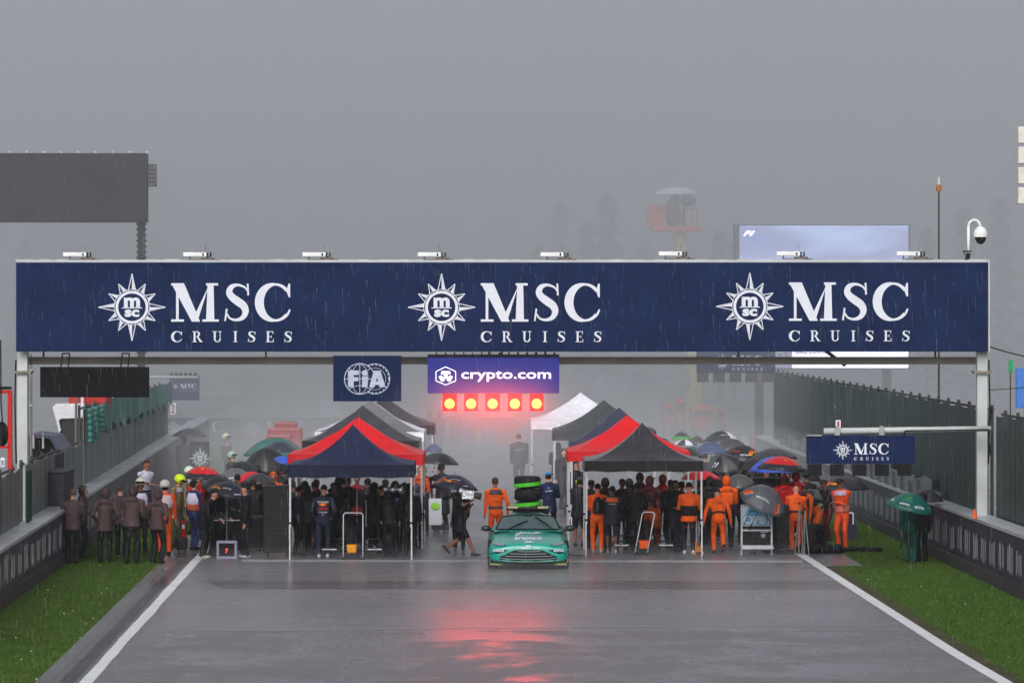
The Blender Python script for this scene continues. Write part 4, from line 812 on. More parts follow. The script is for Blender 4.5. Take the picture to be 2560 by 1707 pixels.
def hoop(label, px0, px1, pyt, pyb, D, lean=0.0, rake=.35):
    r = thing('nose_jack', label, 'jack', (gx((px0+px1)/2, D), D, 0)); wd = gx(px1, D)-gx(px0, D); ht = gz(pyt, D); c = .045
    pts = [(-wd/2-lean, 0, .03), (-wd/2, .0, ht-c), (-wd/2+c, .0, ht), (wd/2-c, .0, ht), (wd/2, .0, ht-c), (wd/2-lean, 0, .03)]
    pts = [(x, y+rake*z/ht, z) for x, y, z in pts]; MB().tube(pts, .013).build('handle_hoop', M_white, r, smooth=True)
    MB().box((-lean, .05, .05), (wd+.06, .25, .05)).build('base', M_blk, r)
    for sx in (-1, 1): MB().cyl((sx*wd/2-lean-.02, .0, .04), (sx*wd/2-lean+.02, 0, .04), .04, n=12).build('wheel', M_steel, r)
hoop('white hoop handle jack standing at the yellow nosed racing car', 858, 907, 1282, 1395, 96.4, rake=.1)
hoop('white leaning hoop handle jack in front of the orange nosed racing car', 1606, 1637, 1280, 1379, 98.2, lean=.19, rake=.1)
hoop('small white hoop handle standing deeper under the navy fronted tent', 892, 915, 1214, 1300, 99.2, rake=.1)

# ------------------------------------------------------------------ loose equipment
def tyre_stack(label, px, D, n, z0, bands, r0=.34, wd=.36, dx=0):
    for i in range(n):
        r = thing('tyre_in_blanket', label[i], 'tyre', (gx(px, D)+dx*i, D, z0+i*(wd+.02)), group='blanketed tyres stacked behind the safety car')
        MB().loft([[(rr*math.cos(2*PI*j/28), rr*math.sin(2*PI*j/28), z) for j in range(28)] for rr, z in ((r0-.06, 0), (r0, .05), (r0, wd-.05), (r0-.06, wd))], caps=True).build('blanket', mat('tyre_cover', lin(26, 28, 30), .6, bump=.6, bscale=9, var=.3), r, smooth=True)
        if i in bands: MB().loft([[(rr*math.cos(2*PI*j/28), rr*math.sin(2*PI*j/28), z+.03*math.cos(2*PI*j/28)) for j in range(28)] for rr, z in ((r0, bands[i]-.005), (r0+.008, bands[i]), (r0+.008, bands[i]+.085), (r0, bands[i]+.09))]).build('green_belt', mat('lime_belt', lin(95, 225, 55), .5), r)
tyre_stack(['lowest blanketed tyre in the stack behind the safety car', 'blanketed tyre with a tilted lime green belt just above the light bar', 'plain black blanketed tyre between the two green belts', 'top blanketed tyre with a level lime green belt'], 1321, 101.5, 4, .55, {1: .19, 3: .05}, dx=-.008, wd=.30)
D = 101.5; o = MB().box((0, 0, .3), (.75, .75, .46)).cyl((-.3, -.3, .06), (-.3, -.34, .06), .06).build('tyre_trolley', M_dkst); o.location = (gx(1321, D), D, 0); tag(o, 'low dark trolley carrying the blanketed tyre stack', 'trolley')
# number 7 box
r = thing('monitor_box', 'pale framed monitor box with a glowing red number seven on the track edge', 'monitor', (gx(567.5, 97), 97, 0)); wd = gx(593, 97)-gx(542, 97); ht = gz(1351, 97)
mb = MB()
for a in ((0, ht-.03, wd, .06), (0, .03, wd, .06)): mb.box((a[0], 0, a[1]), (a[2], .25, a[3]))
for sx in (-1, 1): mb.box((sx*(wd/2-.03), 0, ht/2), (.06, .25, ht-.12))
mb.build('frame', cm(150, 152, 175), r, bevel=.012); MB().box((0, .02, ht/2), (wd-.12, .2, ht-.12)).build('screen', M_blk, r)
mb = MB(); text_in(mb, '7', -.035, .035, ht/2-.08, ht/2+.03, -.09, .04); mb.build('number', mat('red_led', (.8, .05, .05), .5, emit=(1, .03, .03), estr=1.5), r, fix=False)
r = thing('measuring_stand', 'thin metal cross-shaped stand behind the number seven box', 'stand', (gx(567, 98), 98, 0)); MB().cyl((0, 0, 0), (0, 0, gz(1245, 98)), .014).build('upright', M_steel, r); MB().cyl((gx(534, 98)-gx(567, 98), 0, gz(1300, 98)), (gx(600, 98)-gx(567, 98), 0, gz(1300, 98)), .014).build('crossbar', M_white, r); MB().cyl((-.4, .1, gz(1297, 98)), (-.1, .1, gz(1297, 98)), .01).build('crossbar', M_steel, r)
def cabinet(label, px0, px1, pyt, D, col, cat='cabinet', name='equipment_cabinet', wheels=True, depth=.7):
    r = thing(name, label, cat, (gx((px0+px1)/2, D), D+depth/2, 0)); wd = gx(px1, D)-gx(px0, D); ht = gz(pyt, D); MB().box((0, 0, ht/2+.05), (wd, depth, ht-.1)).build('body', col, r, bevel=.03)
    mb = MB()
    for zz in (.33, .62): mb.box((0, -depth/2-.006, ht*zz), (wd*.9, .012, .012))
    mb.box((wd*.3, -depth/2-.02, ht*.5), (.02, .03, .12)); mb.build('door_seam', M_dkst, r)
    for sx in (-1, 1): MB().cyl((sx*wd*.35, -depth*.35, .05), (sx*wd*.35+.03, -depth*.35, .05), .05, n=12).build('castor', M_blk, r)
    return r
M_cab = mat('cabinet_black', lin(24, 25, 30), .5, var=.3, scale=2)
cabinet('tall black wheeled cabinet left of the navy fronted tent', 657, 724, 1214, 97.6, M_cab); cabinet('lower black flight case beside the tall cabinet, left', 605, 656, 1290, 99.8, M_cab)
cabinet('black equipment rack between the number board and the orange mechanics', 1936, 1972, 1262, 99.3, M_cab); cabinet('tall dark cabinet behind the grey umbrella with orange streaks', 1870, 1960, 1195, 104.5, M_cab)
cabinet('dark flight case under the black umbrella left of the camera crew', 1050, 1072, 1232, 107, M_cab); cabinet('low dark case beside the green marked white board', 1078, 1112, 1310, 108, M_cab)
r, W, Hh = board('white_board', 'leaning white board with a lime green patch behind the camera operator', 'board', 1072, 1104, 1246, 1312, 106, M_white, .05); MB().ell((0, -.02, Hh*.72), (.12, .01, .1)).build('green_patch', cm(150, 225, 70), r)
# OP81 pit board trolley
D = 98.4; r = thing('board_trolley', 'white framed trolley with a light blue OP81 name board', 'trolley', (gx(1892, D), D, 0)); lx = lambda p: gx(p, D)-r.location.x; lz = lambda p: gz(p, D)
mb = MB()
for px in (1854, 1929): mb.box((lx(px), 0, lz(1262)/2), (.04, .04, lz(1262)))
for py in (1262, 1313, 1324, 1326): mb.box((lx(1891.5), -.002, lz(py)), (lx(1929)-lx(1854), .03, .02))
mb.box((lx(1892), -.03, lz(1366)), (lx(1932)-lx(1853), .5, .09)); mb.build('frame', cm(205, 208, 215, .35), r)
MB().box((lx(1891.5), .03, (lz(1264)+lz(1311))/2), (lx(1927)-lx(1856), .03, lz(1264)-lz(1311))).build('board', mat('board_blue', lin(108, 185, 225), .5, var=.06), r)
mb = MB(); mb.add([(lx(1857), .012, lz(1265)), (lx(1875), .012, lz(1265)), (lx(1857), .012, lz(1292))], [(0, 1, 2)]); text_in(mb, 'OP81', lx(1858), lx(1925), lz(1309), lz(1288), .008, .035); mb.build('board_lettering', M_white, r, fix=False)
MB().tube([(lx(1858), -.25, lz(1310)), (lx(1874), -.25, lz(1275)), (lx(1908), -.25, lz(1275)), (lx(1926), -.25, lz(1310))], .012).build('push_handle', M_dkst, r)
MB().box((lx(1891), .2, (lz(1327)+lz(1360))/2), (.66, .4, lz(1327)-lz(1360))).build('black_case', M_cab, r, bevel=.02); mb = MB(); ring(mb, lx(1908), lz(1338), .035, .05, -.01, 20); mb.box((lx(1908), -.01, lz(1338)), (.05, .004, .02)); mb.build('case_badge', M_bars, r, fix=False)
MB().box((lx(1910), .0, lz(1329)), (.2, .02, .012)).build('case_trim', M_white, r)
MB().tube([(lx(1870), -.28, .03), (lx(1880), -.3, .1), (lx(1888), -.28, .02)], .012).tube([(lx(1880), -.28, .03), (lx(1890), -.3, .13), (lx(1884), -.28, .02)], .012).build('loose_strap', M_blk, r)
# tripods beside the right edge line
def tripod(label, px, D, ht, legs, head=None):
    r = thing('tripod_stand', label, 'stand', (gx(px, D), D, 0))
    for lx_, ly_ in legs: MB().cyl((0, 0, ht), (lx_, ly_, 0), .013).build('leg', M_steel, r)
    MB().ell((0, 0, ht), (.03, .03, .03)).build('joint', M_blk, r)
tripod('thin grey tripod stand leaning between the orange mechanics at the right', 1999, 98.2, 1.28, [(-.02, 0), (.12, .2), (-.1, .3)]); tripod('second thin grey tripod stand near the unmounted wheel', 2012, 98.0, 1.15, [(.10, -.05), (-.06, .25), (.0, .1)])
D = 99.5; r = thing('car_wheel', 'black unmounted racing wheel with orange and green hub at the right', 'wheel', (gx(2036, D), D, .36)); r.rotation_euler = (0, 0, math.radians(-38))
MB().loft([[(x, rr*math.cos(2*PI*j/28), rr*math.sin(2*PI*j/28)) for j in range(28)] for rr, x in ((.22, -.16), (.33, -.17), (.36, -.12), (.36, .12), (.33, .17), (.22, .16))]).build('tyre', M_rub, r, smooth=True)
MB().cyl((-.16, 0, 0), (-.12, 0, 0), .225, n=24).build('rim', cm(150, 80, 40), r); MB().ell((-.17, 0, 0), (.03, .07, .1)).build('hub', cm(70, 200, 100), r)
def lump(name, label, cat, px, py, D, sx, sy, sz, m, n=5):
    mb = MB()
    for i in range(n):
        t = i/(n-1)-.5 if n > 1 else 0; mb.ell((t*sx*1.5, random.uniform(-.1, .1)*sy, sz*.5*random.uniform(.7, 1)), (sx/n*1.1, sy*.5, sz*.5*random.uniform(.8, 1.1)), nu=10, nv=7)
    o = mb.build(name, m, smooth=True); md = o.modifiers.new('r', 'REMESH'); md.mode = 'VOXEL'; md.voxel_size = .03; md.use_smooth_shade = True; o.location = (gx(px, D), D, 0); tag(o, label, cat); return o
lump('tarpaulin', 'crumpled black tarpaulin lying on the grass by the arm-crossing marshal', 'tarpaulin', 2092, 0, 99.6, 1.3, .5, .16, M_blk, 8); lump('black_bag', 'black bag heap at the foot of the tripod stands', 'bag', 2052, 0, 99, .55, .5, .3, M_blk, 4)
o = MB().box((0, 0, .14), (.17, .14, .14)).box((-.06, 0, .27), (.04, .1, .12)).box((.07, 0, .24), (.05, .08, .08)).cyl((-.1, -.08, .04), (-.1, .08, .04), .04).cyl((.1, -.08, .04), (.1, .08, .04), .04).build('yellow_dolly', cm(205, 120, 20), bevel=.015); o.location = (gx(1746, 98.6), 98.6, 0); tag(o, 'small yellow wheeled dolly by the right tent leg', 'dolly')
lump('cable_heap', 'dark cable heap beside the number board trolley', 'cable', 1955, 0, 99, .5, .4, .12, M_blk, 4)
D = 99.; r = thing('fire_extinguisher', 'red fire extinguisher behind the white and navy vested official', 'extinguisher', (gx(459, D), D, gz(1342, D))); MB().cyl((0, 0, 0), (0, 0, .42), .055, .05, 14).build('tank', cm(190, 25, 30, .3), r, bevel=.01); MB().box((0, 0, .46), (.03, .08, .08)).build('valve', M_blk, r); MB().box((.0, -.056, .26), (.06, .01, .1)).build('label_patch', M_white, r)
cabinet('black case standing under the red fire extinguisher', 440, 466, 1344, 98.7, M_cab, depth=.4)
D = 104.; r = thing('white_rail', 'small white rail frame beside the right wall behind the marshal', 'rail', (gx(2131, D), D, 0)); MB().tube([(-.2, 0, gz(1282, D)), (0.02, 0, gz(1282, D)), (.02, 0, gz(1310, D))], .02).build('rail', M_white, r); MB().box((-.05, .2, gz(1283, D)/2), (.4, .2, gz(1290, D))).build('base', cm(40, 44, 60), r)
D = 98.5; o = MB().box((0, 0, .04), (.42, .5, .04)).cyl((-.2, -.2, .03), (-.2, .2, .03), .03).build('low_dolly', cm(120, 120, 125)); o.location = (gx(1436, D), D, 0); tag(o, 'flat grey dolly on the road right of the safety car', 'dolly')
tag(MB().tube([(gx(1030, 99)+.12*math.sin(t*.5), 99+.02*t, 1.5-.17*t) for t in range(0, 9)], .010).build('hanging_cable', M_blk), 'thin black cable hanging from the right side of the navy fronted tent', 'cable')
D = 90.; o = MB().cyl((0, 0, 0), (0, 0, .2), .06, .03, 12).cyl((0, 0, .07), (0, 0, .1), .052, .047, 12).build('traffic_cone', cm(230, 95, 50)); o.location = (gx(2437, D)-.0, D, 1.34); tag(o, 'small orange cone standing on the right wall beside the gantry post', 'cone')

# ------------------------------------------------------------------ umbrellas
M_rib = mat('umbrella_rib', lin(70, 70, 74), .35, metal=.6)
def umbrella(label, px, pyr, D, pxw, cols, rim=None, tilt=(0, 0), rz=0, dome=.34, shaft=.95, logos=(), under=None, shaft_on=True, group=None):
    """px: centre column, pyr: row of the canopy rim middle, pxw: width in photo pixels"""
    R = pxw*D/F/2; d = R*dome*1.35; base = Pt(px, pyr, D); r = thing('umbrella', label, 'umbrella', base, 0, group)
    Rm = Euler((math.radians(tilt[0]), math.radians(tilt[1]), math.radians(rz)), 'XYZ'); r.rotation_euler = Rm
    mats = list(dict.fromkeys([c for c in cols]+([rim] if rim else []))); mb = MB(); nr, na = 8, 6; N = 8*na
    def S(rr, a):
        ph = (a % (PI/4))/(PI/4); sag = math.sin(ph*PI); q = rr*(1-.045*sag*rr)
        return (R*q*math.cos(a), R*q*math.sin(a), d*(1-rr**2.1)-.03*R*sag*rr*(1-.2*rr))
    vs = [S(j/nr, 2*PI*i/N) for j in range(nr+1) for i in range(N)]; fs = []; mi = []
    for j in range(nr):
        for i in range(N):
            fs.append((j*N+i, j*N+(i+1) % N, (j+1)*N+(i+1) % N, (j+1)*N+i)); c = cols[(i//na) % len(cols)] if not (rim and j >= nr-2) else rim; mi.append(mats.index(c))
    mb.add(vs, fs); mb.m = mi; can = mb.build('canopy', mats, r, smooth=True, fix=False); md = can.modifiers.new('s', 'SOLIDIFY'); md.thickness = .004; md.offset = 0
    mb = MB()
    for i in range(8):
        a = i*PI/4; pts = [S(t/5, a) for t in range(6)]; pts = [(x, y, z-.008) for x, y, z in pts]; mb.tube(pts, .004*1.4, 5); mb.cyl((0, 0, d*.45), pts[3], .004, n=5)
    mb.build('ribs', M_rib, r); MB().cyl((0, 0, d), (0, 0, d+.07), .008, .004, 6).build('tip', M_blk, r)
    if shaft_on: MB().cyl((0, 0, d), (0, 0, -shaft+.12), .008, n=8).build('shaft', M_rib, r); MB().cyl((0, 0, -shaft+.14), (0, 0, -shaft), .018, n=8).build('handle', M_blk, r)
    for lg in logos:     # (text or poly list, azimuth deg, radius fraction, width m, height m, material)
        what, az, rf, lw, lh, lm = lg; a = math.radians(az); c = Vector(S(rf, a)); n_ = (Vector(S(rf, a+.02))-c).cross(Vector(S(min(rf+.03, 1), a))-c).normalized(); n_ = -n_ if n_.z < 0 else n_
        X_ = Vector((-math.sin(a), math.cos(a), 0)); Y_ = n_.cross(X_).normalized(); 
        if isinstance(what, str): V, Fs, _ = text_geo(what, .03); lay = [((V, Fs), lm, 0)]
        else: lay = [((np.array(pl), [tuple(range(len(pl)))]), mm, q) for q, (pl, mm) in enumerate(what)]
        for (V, Fs), mm, q in lay:
            P_ = []
            for u, v in V:
                p = c+X_*((u-.5)*lw)+Y_*((v-.5)*lh); rr = math.hypot(p.x, p.y)/R; aa = math.atan2(p.y, p.x) % (2*PI); s_ = Vector(S(min(rr, 1.0), aa)); P_.append(Vector((p.x, p.y, s_.z))+n_*(.007+.004*q))
            MB().add(P_, Fs).build('emblem' if not isinstance(what, str) else 'lettering', mm, r, fix=False)
    return r
def canv(r, g, b): return mat('canopy_%d_%d_%d' % (r, g, b), lin(r, g, b), .38, var=.12, scale=3, spec=.5)
K_blk, K_dk, K_red, K_gry, K_navy, K_grn, K_blu, K_wht = canv(38, 38, 42), canv(58, 56, 60), canv(205, 26, 34), canv(92, 96, 104), canv(40, 40, 62), canv(16, 96, 88), canv(62, 92, 200), canv(225, 228, 240)
K_gr2, K_sub, K_orl = canv(82, 84, 86), canv(64, 72, 112), canv(36, 36, 44)
M_oy, M_oo, M_ob, M_og = cm(250, 185, 30), cm(225, 70, 35), cm(85, 130, 190), cm(250, 130, 60)
bull = [([(0, .1), (.25, .0), (.6, .3), (1.05, .55), (1, .75), (.5, .7), (.2, .45)], M_oy), ([(.15, .2), (.3, .12), (.45, .4), (.7, .45), (.95, .68), (.6, .62), (.45, .75), (.3, .55)], M_oo)]
streak = [([(0, 0), (.2, 0), (.55, .9), (.5, 1), (.35, 1), (.1, .4)], M_oo), ([(.25, 0), (.5, 0), (.85, .95), (.75, 1), (.6, .95)], M_og), ([(.55, 0), (.8, .1), (1.0, 1), (.9, .95)], M_ob)]
shield = [([(.2, .1), (.5, 0), (.8, .1), (1, .6), (.9, 1), (.1, 1), (0, .6)], M_oy), ([(.4, .2), (.6, .2), (.65, .8), (.35, .8)], cm(40, 40, 30))]
umbrella('dark grey open umbrella farthest back by the left wall', 474, 1090, 134, 86, [K_dk])
umbrella('red umbrella with yellow shield emblem and dark rim, left group', 507, 1196, 103, 113, [K_red], rim=K_orl, tilt=(0, 3), dome=.4, logos=[(shield, 270, .42, .075, .09, None)], under=True)
umbrella('plain grey umbrella with small white script behind the left red one', 588, 1196, 107, 92, [K_gry], tilt=(8, 0), dome=.42, logos=[('McLaren', 270, .8, .3, .055, M_white)])
umbrella('red umbrella with flat pale rim just left of the orange hooded person', 627, 1198, 106, 76, [K_red], tilt=(4, -6), dome=.38, rim=None)
umbrella('black tilted umbrella with orange streak over the left dark mechanics', 573, 1232, 97.5, 116, [K_navy, K_blk], tilt=(8, 10), dome=.36, logos=[('ORACLE', 262, .62, .22, .05, M_bars), ('Mobil', 300, .85, .18, .05, M_white), (bull, 215, .7, .3, .16, None)])
umbrella('big teal green umbrella behind the large black one, left', 690, 1140, 122, 165, [K_grn], dome=.42, tilt=(0, 2))
umbrella('large black umbrella left of the tents', 668, 1172, 110, 130, [K_blk], dome=.62, tilt=(14, 0))
umbrella('second black umbrella overlapping the large one, left of the tents', 700, 1128, 117, 90, [K_navy], dome=.4)
umbrella('bright blue umbrella corner beside the red tent edge', 712, 1152, 104, 56, [K_blu, K_blu, K_blu, K_blu], tilt=(14, 14), dome=.3)
umbrella('black umbrella held up right of the left tents', 1097, 1158, 110, 100, [K_blk, K_dk], tilt=(0, 4), dome=.4)
umbrella('navy umbrella with orange bull emblem over the camera operator', 1134, 1221, 98.6, 122, [K_navy], tilt=(0, 4), dome=.42, logos=[(bull, 228, .62, .42, .22, None), ('ORACLE', 272, .55, .28, .05, M_bars), ('RED BULL', 272, .68, .26, .045, M_oo), ('Mobil', 305, .86, .13, .045, M_white)])
umbrella('dusky blue umbrella far behind the left tents', 1085, 1128, 127, 46, [K_sub], dome=.6)
umbrella('black umbrella with white panels in the right crowd', 1804, 1105, 128, 94, [K_blk, K_blk, K_blk, K_blk, K_blk, K_blk, K_wht, K_wht], tilt=(0, 3), rz=35, dome=.44, logos=[('petronas', 250, .6, .3, .05, M_white)])
umbrella('slate blue umbrella in the right crowd', 1778, 1133, 120, 92, [K_sub], dome=.46, logos=[('williams', 262, .62, .26, .05, cm(120, 130, 190))])
umbrella('teal umbrella edge beside the slate blue one, right crowd', 1733, 1134, 122, 62, [K_grn], dome=.44)
umbrella('black umbrella with a lime green band, farthest in the right crowd', 1704, 1098, 131, 52, [K_blk], rim=canv(60, 150, 50), dome=.5)
umbrella('white edged umbrella peeking over the right black tent', 1712, 1112, 126, 60, [K_wht, K_blk], dome=.34)
umbrella('black umbrella behind the lime banded one', 1742, 1106, 132, 46, [K_blk], dome=.5)
umbrella('black umbrella with orange bull emblem in the right crowd', 1856, 1143, 113, 104, [K_orl], tilt=(0, 3), dome=.44, logos=[(bull, 305, .7, .34, .28, None), ('ORACLE', 240, .72, .25, .045, M_oo), ('Mobil', 272, .86, .22, .045, M_white)])
umbrella('grey striped umbrella leaning behind the right black tent', 1808, 1168, 106, 105, [K_gr2, K_blk], tilt=(18, -14), dome=.46, logos=[([([(0, 0), (.15, 0), (.5, 1), (.35, 1)], M_white), ([(.4, 0), (.55, 0), (.9, 1), (.75, 1)], M_white)], 235, .6, .2, .16, None)])
umbrella('wide dark umbrella above the blue and red pair, right', 1935, 1145, 112, 120, [K_dk], dome=.3)
umbrella('blue and violet umbrella tucked under the right red one', 1938, 1176, 104.5, 132, [K_blu], tilt=(2, 0), dome=.40)
umbrella('red umbrella with yellow emblem and dark rim, right group', 1953, 1174, 102.5, 124, [K_red], rim=K_orl, tilt=(0, 4), dome=.40, logos=[(shield, 285, .5, .07, .08, None)])
umbrella('red umbrella half hidden by the right black tent', 1752, 1196, 104, 100, [K_red], tilt=(0, 0), dome=.30)
umbrella('plain wet grey umbrella above the orange hooded mechanic', 1848, 1216, 103, 84, [K_gr2], tilt=(8, -12), dome=.56, logos=[('mc', 262, .9, .05, .04, M_white)])
umbrella('big grey umbrella with orange and blue streaks by the number board', 1906, 1256, 97.8, 126, [K_gry], tilt=(22, 24), dome=.52, shaft=.8, logos=[(streak, 205, .78, .30, .24, None), (streak, 320, .80, .30, .26, None), ('McLaren', 262, .62, .34, .06, M_white)])
umbrella('dark umbrella with yellow and orange bull emblem behind the marshal', 2108, 1222, 106, 136, [K_blk], tilt=(0, 0), dome=.34, logos=[(bull, 222, .72, .42, .26, None)])
umbrella('clear dark umbrella with an olive stripe behind the bald mechanic', 2030, 1246, 103, 70, [K_gr2, K_blk], tilt=(-8, 20), dome=.5)
umbrella('green umbrella with white sponsor lettering by the right wall', 2273, 1272, 94.2, 126, [K_grn], tilt=(4, 12), dome=.48, logos=[('BOSS', 292, .84, .24, .08, M_white), ('aramco', 248, .82, .24, .06, M_white), ('BOSS', 198, .8, .16, .07, M_white), ([([(0, 0), (1, .2), (.8, 1), (.2, .8)], cm(60, 150, 70))], 252, .52, .18, .08, None), ('ASTON MARTIN', 250, .66, .24, .05, canv(90, 170, 150)), ('jcb', 330, .82, .16, .06, canv(120, 190, 170))])
umbrella('dark brown umbrella half behind the green one at the right wall', 2312, 1252, 96.5, 96, [K_dk], dome=.46)

# ------------------------------------------------------------------ people
def seg_geo(p0, p1, e0, e1, side, n=12, flat=1.0):
    p0, p1 = Vector(p0), Vector(p1); ax = (p1-p0).normalized() if (p1-p0).length > 1e-6 else Vector((0, 0, 1)); A = Vector(side); A = (A-ax*A.dot(ax)); A = A.normalized() if A.length > 1e-4 else ax.orthogonal().normalized(); B_ = ax.cross(A)
    mb = MB(); rings = []
    def ring_(c, a, b): return [c+A*(a*math.cos(2*PI*i/n))+B_*(b*math.sin(2*PI*i/n)) for i in range(n)]
    c0, c1 = min(e0), min(e1)
    for t in (-.95, -.7, -.35): rings.append(ring_(p0+ax*(t*c0), e0[0]*math.sqrt(1-t*t), e0[1]*math.sqrt(1-t*t)))
    rings.append(ring_(p0, *e0)); rings.append(ring_(p1, *e1))
    for t in (.35, .7, .95): rings.append(ring_(p1+ax*(t*c1*flat), e1[0]*math.sqrt(1-t*t), e1[1]*math.sqrt(1-t*t)))
    mb.loft(rings, caps=True); return mb, (p0, p1, e0, e1, A, B_)
def ik(a, b, l1, l2, hint):
    a, b = Vector(a), Vector(b); d = b-a; L_ = min(d.length, (l1+l2)*.999); d = d.normalized(); b = a+d*L_; c = (l1*l1-l2*l2+L_*L_)/(2*L_); h_ = math.sqrt(max(0, l1*l1-c*c)); hn = Vector(hint); hn = (hn-d*hn.dot(d)).normalized(); return a+d*c+hn*h_, b
ARMS = {'down': ((-.27, .06, .80), (.27, .06, .80)), 'front': ((-.12, .30, 1.08), (.12, .30, 1.10)), 'cross': ((.10, .22, 1.20), (-.12, .20, 1.14)), 'right_up': ((-.25, .08, .82), (.16, .30, 1.42)), 'left_up': ((-.16, .30, 1.42), (.25, .08, .82)),
        'work': ((-.16, .42, .95), (.18, .44, 1.0)), 'hips': ((-.20, .12, 1.0), (.20, .12, 1.0)), 'camera': ((-.10, .22, 1.30), (.20, .30, 1.45)), 'swing': ((-.27, .22, .88), (.27, -.14, .86)), 'low': ((-.2, .30, .55), (.2, .30, .5)), 'ears': ((-.17, .05, 1.60), (.17, .05, 1.60))}
SK1, SK2, SK3 = lin(205, 150, 125), lin(150, 100, 80), lin(110, 75, 60)
_mt = {}
def skin(c):
    k_ = tuple(c); 
    if k_ not in _mt: _mt[k_] = mat('skin_%d' % len(_mt), c, .5, var=.06)
    return _mt[k_]
def person(label, px, D, face, top, trou, h=1.78, arms='down', lean=0, nod=0, step=0, legs='long', sk=SK1, shoe=(20, 20, 22), head=('hair', (40, 30, 26)), coat=0, bulk=1.0, extra=(), group=None, vox=.017, tilt=0, dz=0, sleeve=None, crouch=0, z0=0, px_is=None):
    lean += random.uniform(-2, 6); nod += random.uniform(-4, 16); tilt += random.uniform(-3, 3); step = step if step else random.uniform(-.22, .22); bulk *= random.uniform(.97, 1.05); face += random.uniform(-12, 12)
    S_ = h/1.78; r = thing('person', label, 'person', (gx(px, D), D, z0), PI+math.radians(face), group); r.scale = (S_, S_, S_)
    Hc = Vector((0, 0, .93-.05*abs(step)-crouch)); le, tl = math.radians(lean), math.radians(tilt)
    RM = Matrix.Rotation(-le, 3, 'X') @ Matrix.Rotation(tl, 3, 'Y')
    T = lambda p: Hc+RM @ (Vector(p)-Vector((0, 0, .93)))
    parts = []; P_ = lambda p0, p1, e0, e1, side, tg, flat=1.0: parts.append((seg_geo(p0, p1, e0, e1, side, 12, flat), tg))
    b = bulk; X3 = RM @ Vector((1, 0, 0))
    P_(T((0, 0, .90)), T((0, 0, 1.02)), (.155*b, .115*b), (.15*b, .11*b), X3, 'trou' if coat <= 0 else 'top')
    P_(T((0, 0, 1.03)), T((0, .005, 1.30)), (.15*b, .108*b), (.178*b, .122*b), X3, 'top'); P_(T((0, .005, 1.30)), T((0, 0, 1.44)), (.18*b, .12*b), (.125*b, .08*b), X3, 'top')
    if coat > 0: P_(T((0, 0, 1.05)), Hc+Vector((0, 0, -.06-coat)), (.162*b, .122*b), (.185*b, .14*b), X3, 'top', .12)
    hd = Vector((0, .02, 1.64)); NR = Matrix.Rotation(-math.radians(nod), 3, 'X'); nb = Vector((0, 0, 1.50)); TH = lambda p: T(nb+NR @ (Vector(p)-nb))
    P_(T((0, 0, 1.44)), TH((0, .01, 1.56)), (.062, .06), (.055, .055), X3, 'skin')
    P_(TH((0, .0, 1.655)), TH((0, .012, 1.66)), (.076, .098), (.074, .095), X3, 'skin'); P_(TH((0, .03, 1.60)), TH((0, .055, 1.568)), (.058, .06), (.036, .034), X3, 'skin')
    P_(TH((0, .10, 1.645)), TH((0, .118, 1.618)), (.010, .010), (.016, .014), X3, 'skin')
    for sx in (-1, 1):
        P_(TH((sx*.031, .088, 1.648)), TH((sx*.034, .088, 1.648)), (.012, .010), (.012, .010), X3, 'eye'); P_(TH((sx*.078, .0, 1.65)), TH((sx*.08, .0, 1.625)), (.014, .02), (.012, .014), X3, 'skin')
    P_(TH((-.018, .092, 1.588)), TH((.018, .092, 1.588)), (.009, .007), (.009, .007), (0, 0, 1), 'lip')
    A = ARMS[arms] if isinstance(arms, str) else arms
    for sx, tgt in zip((-1, 1), A):
        sh = T((sx*.185*b, 0, 1.40)); tg_ = Vector(tgt); tg_ = T(tg_) if arms in ('down', 'swing', 'hips', 'front', 'cross', 'ears', 'camera', 'right_up', 'left_up') else tg_+Vector((0, 0, -crouch))
        el, wr = ik(sh, tg_, .29, .255, (sx*.6, -.8, -.3)); st_ = 'top'
        P_(T((sx*.13*b, 0, 1.415)), sh, (.062*b, .062*b), (.066*b, .066*b), (0, 1, 0), 'top'); P_(sh, sh+(el-sh)*.6, (.06*b, .06*b), (.052*b, .052*b), (0, 1, 0), 'top'); P_(sh+(el-sh)*.6, el, (.052*b, .052*b) if sleeve != 'short' else (.043, .043), (.046*b, .046*b) if sleeve != 'short' else (.04, .04), (0, 1, 0), 'top' if sleeve != 'short' else 'skin')
        P_(el, wr, (.045*b, .045*b) if sleeve != 'short' else (.038, .038), (.034*b, .032*b) if sleeve != 'short' else (.027, .025), (0, 1, 0), 'skin' if sleeve == 'short' else 'top')
        fd = (wr-el).normalized(); sd = fd.cross(Vector((0, 0, 1))); sd = sd.normalized() if sd.length > .2 else Vector((0, 1, 0)); nn = sd.cross(fd)
        pe = wr+fd*.085; P_(wr, pe, (.026, .020), (.040, .016), sd, 'skin')
        for k_ in range(4):
            o_ = sd*((k_-1.5)*.021); L1 = (.045, .052, .05, .038)[k_]; k1 = pe+o_+fd*L1*.7+nn*-.008; k2 = k1+fd*L1*.5-nn*.024; P_(pe+o_*.95, k1, (.0095, .0095), (.0088, .0088), sd, 'skin'); P_(k1, k2, (.0088, .0088), (.008, .008), sd, 'skin')
        th = wr+fd*.03+sd*.03*sx; P_(th, th+fd*.045+sd*.026*sx-nn*.012, (.012, .012), (.009, .009), fd, 'skin')
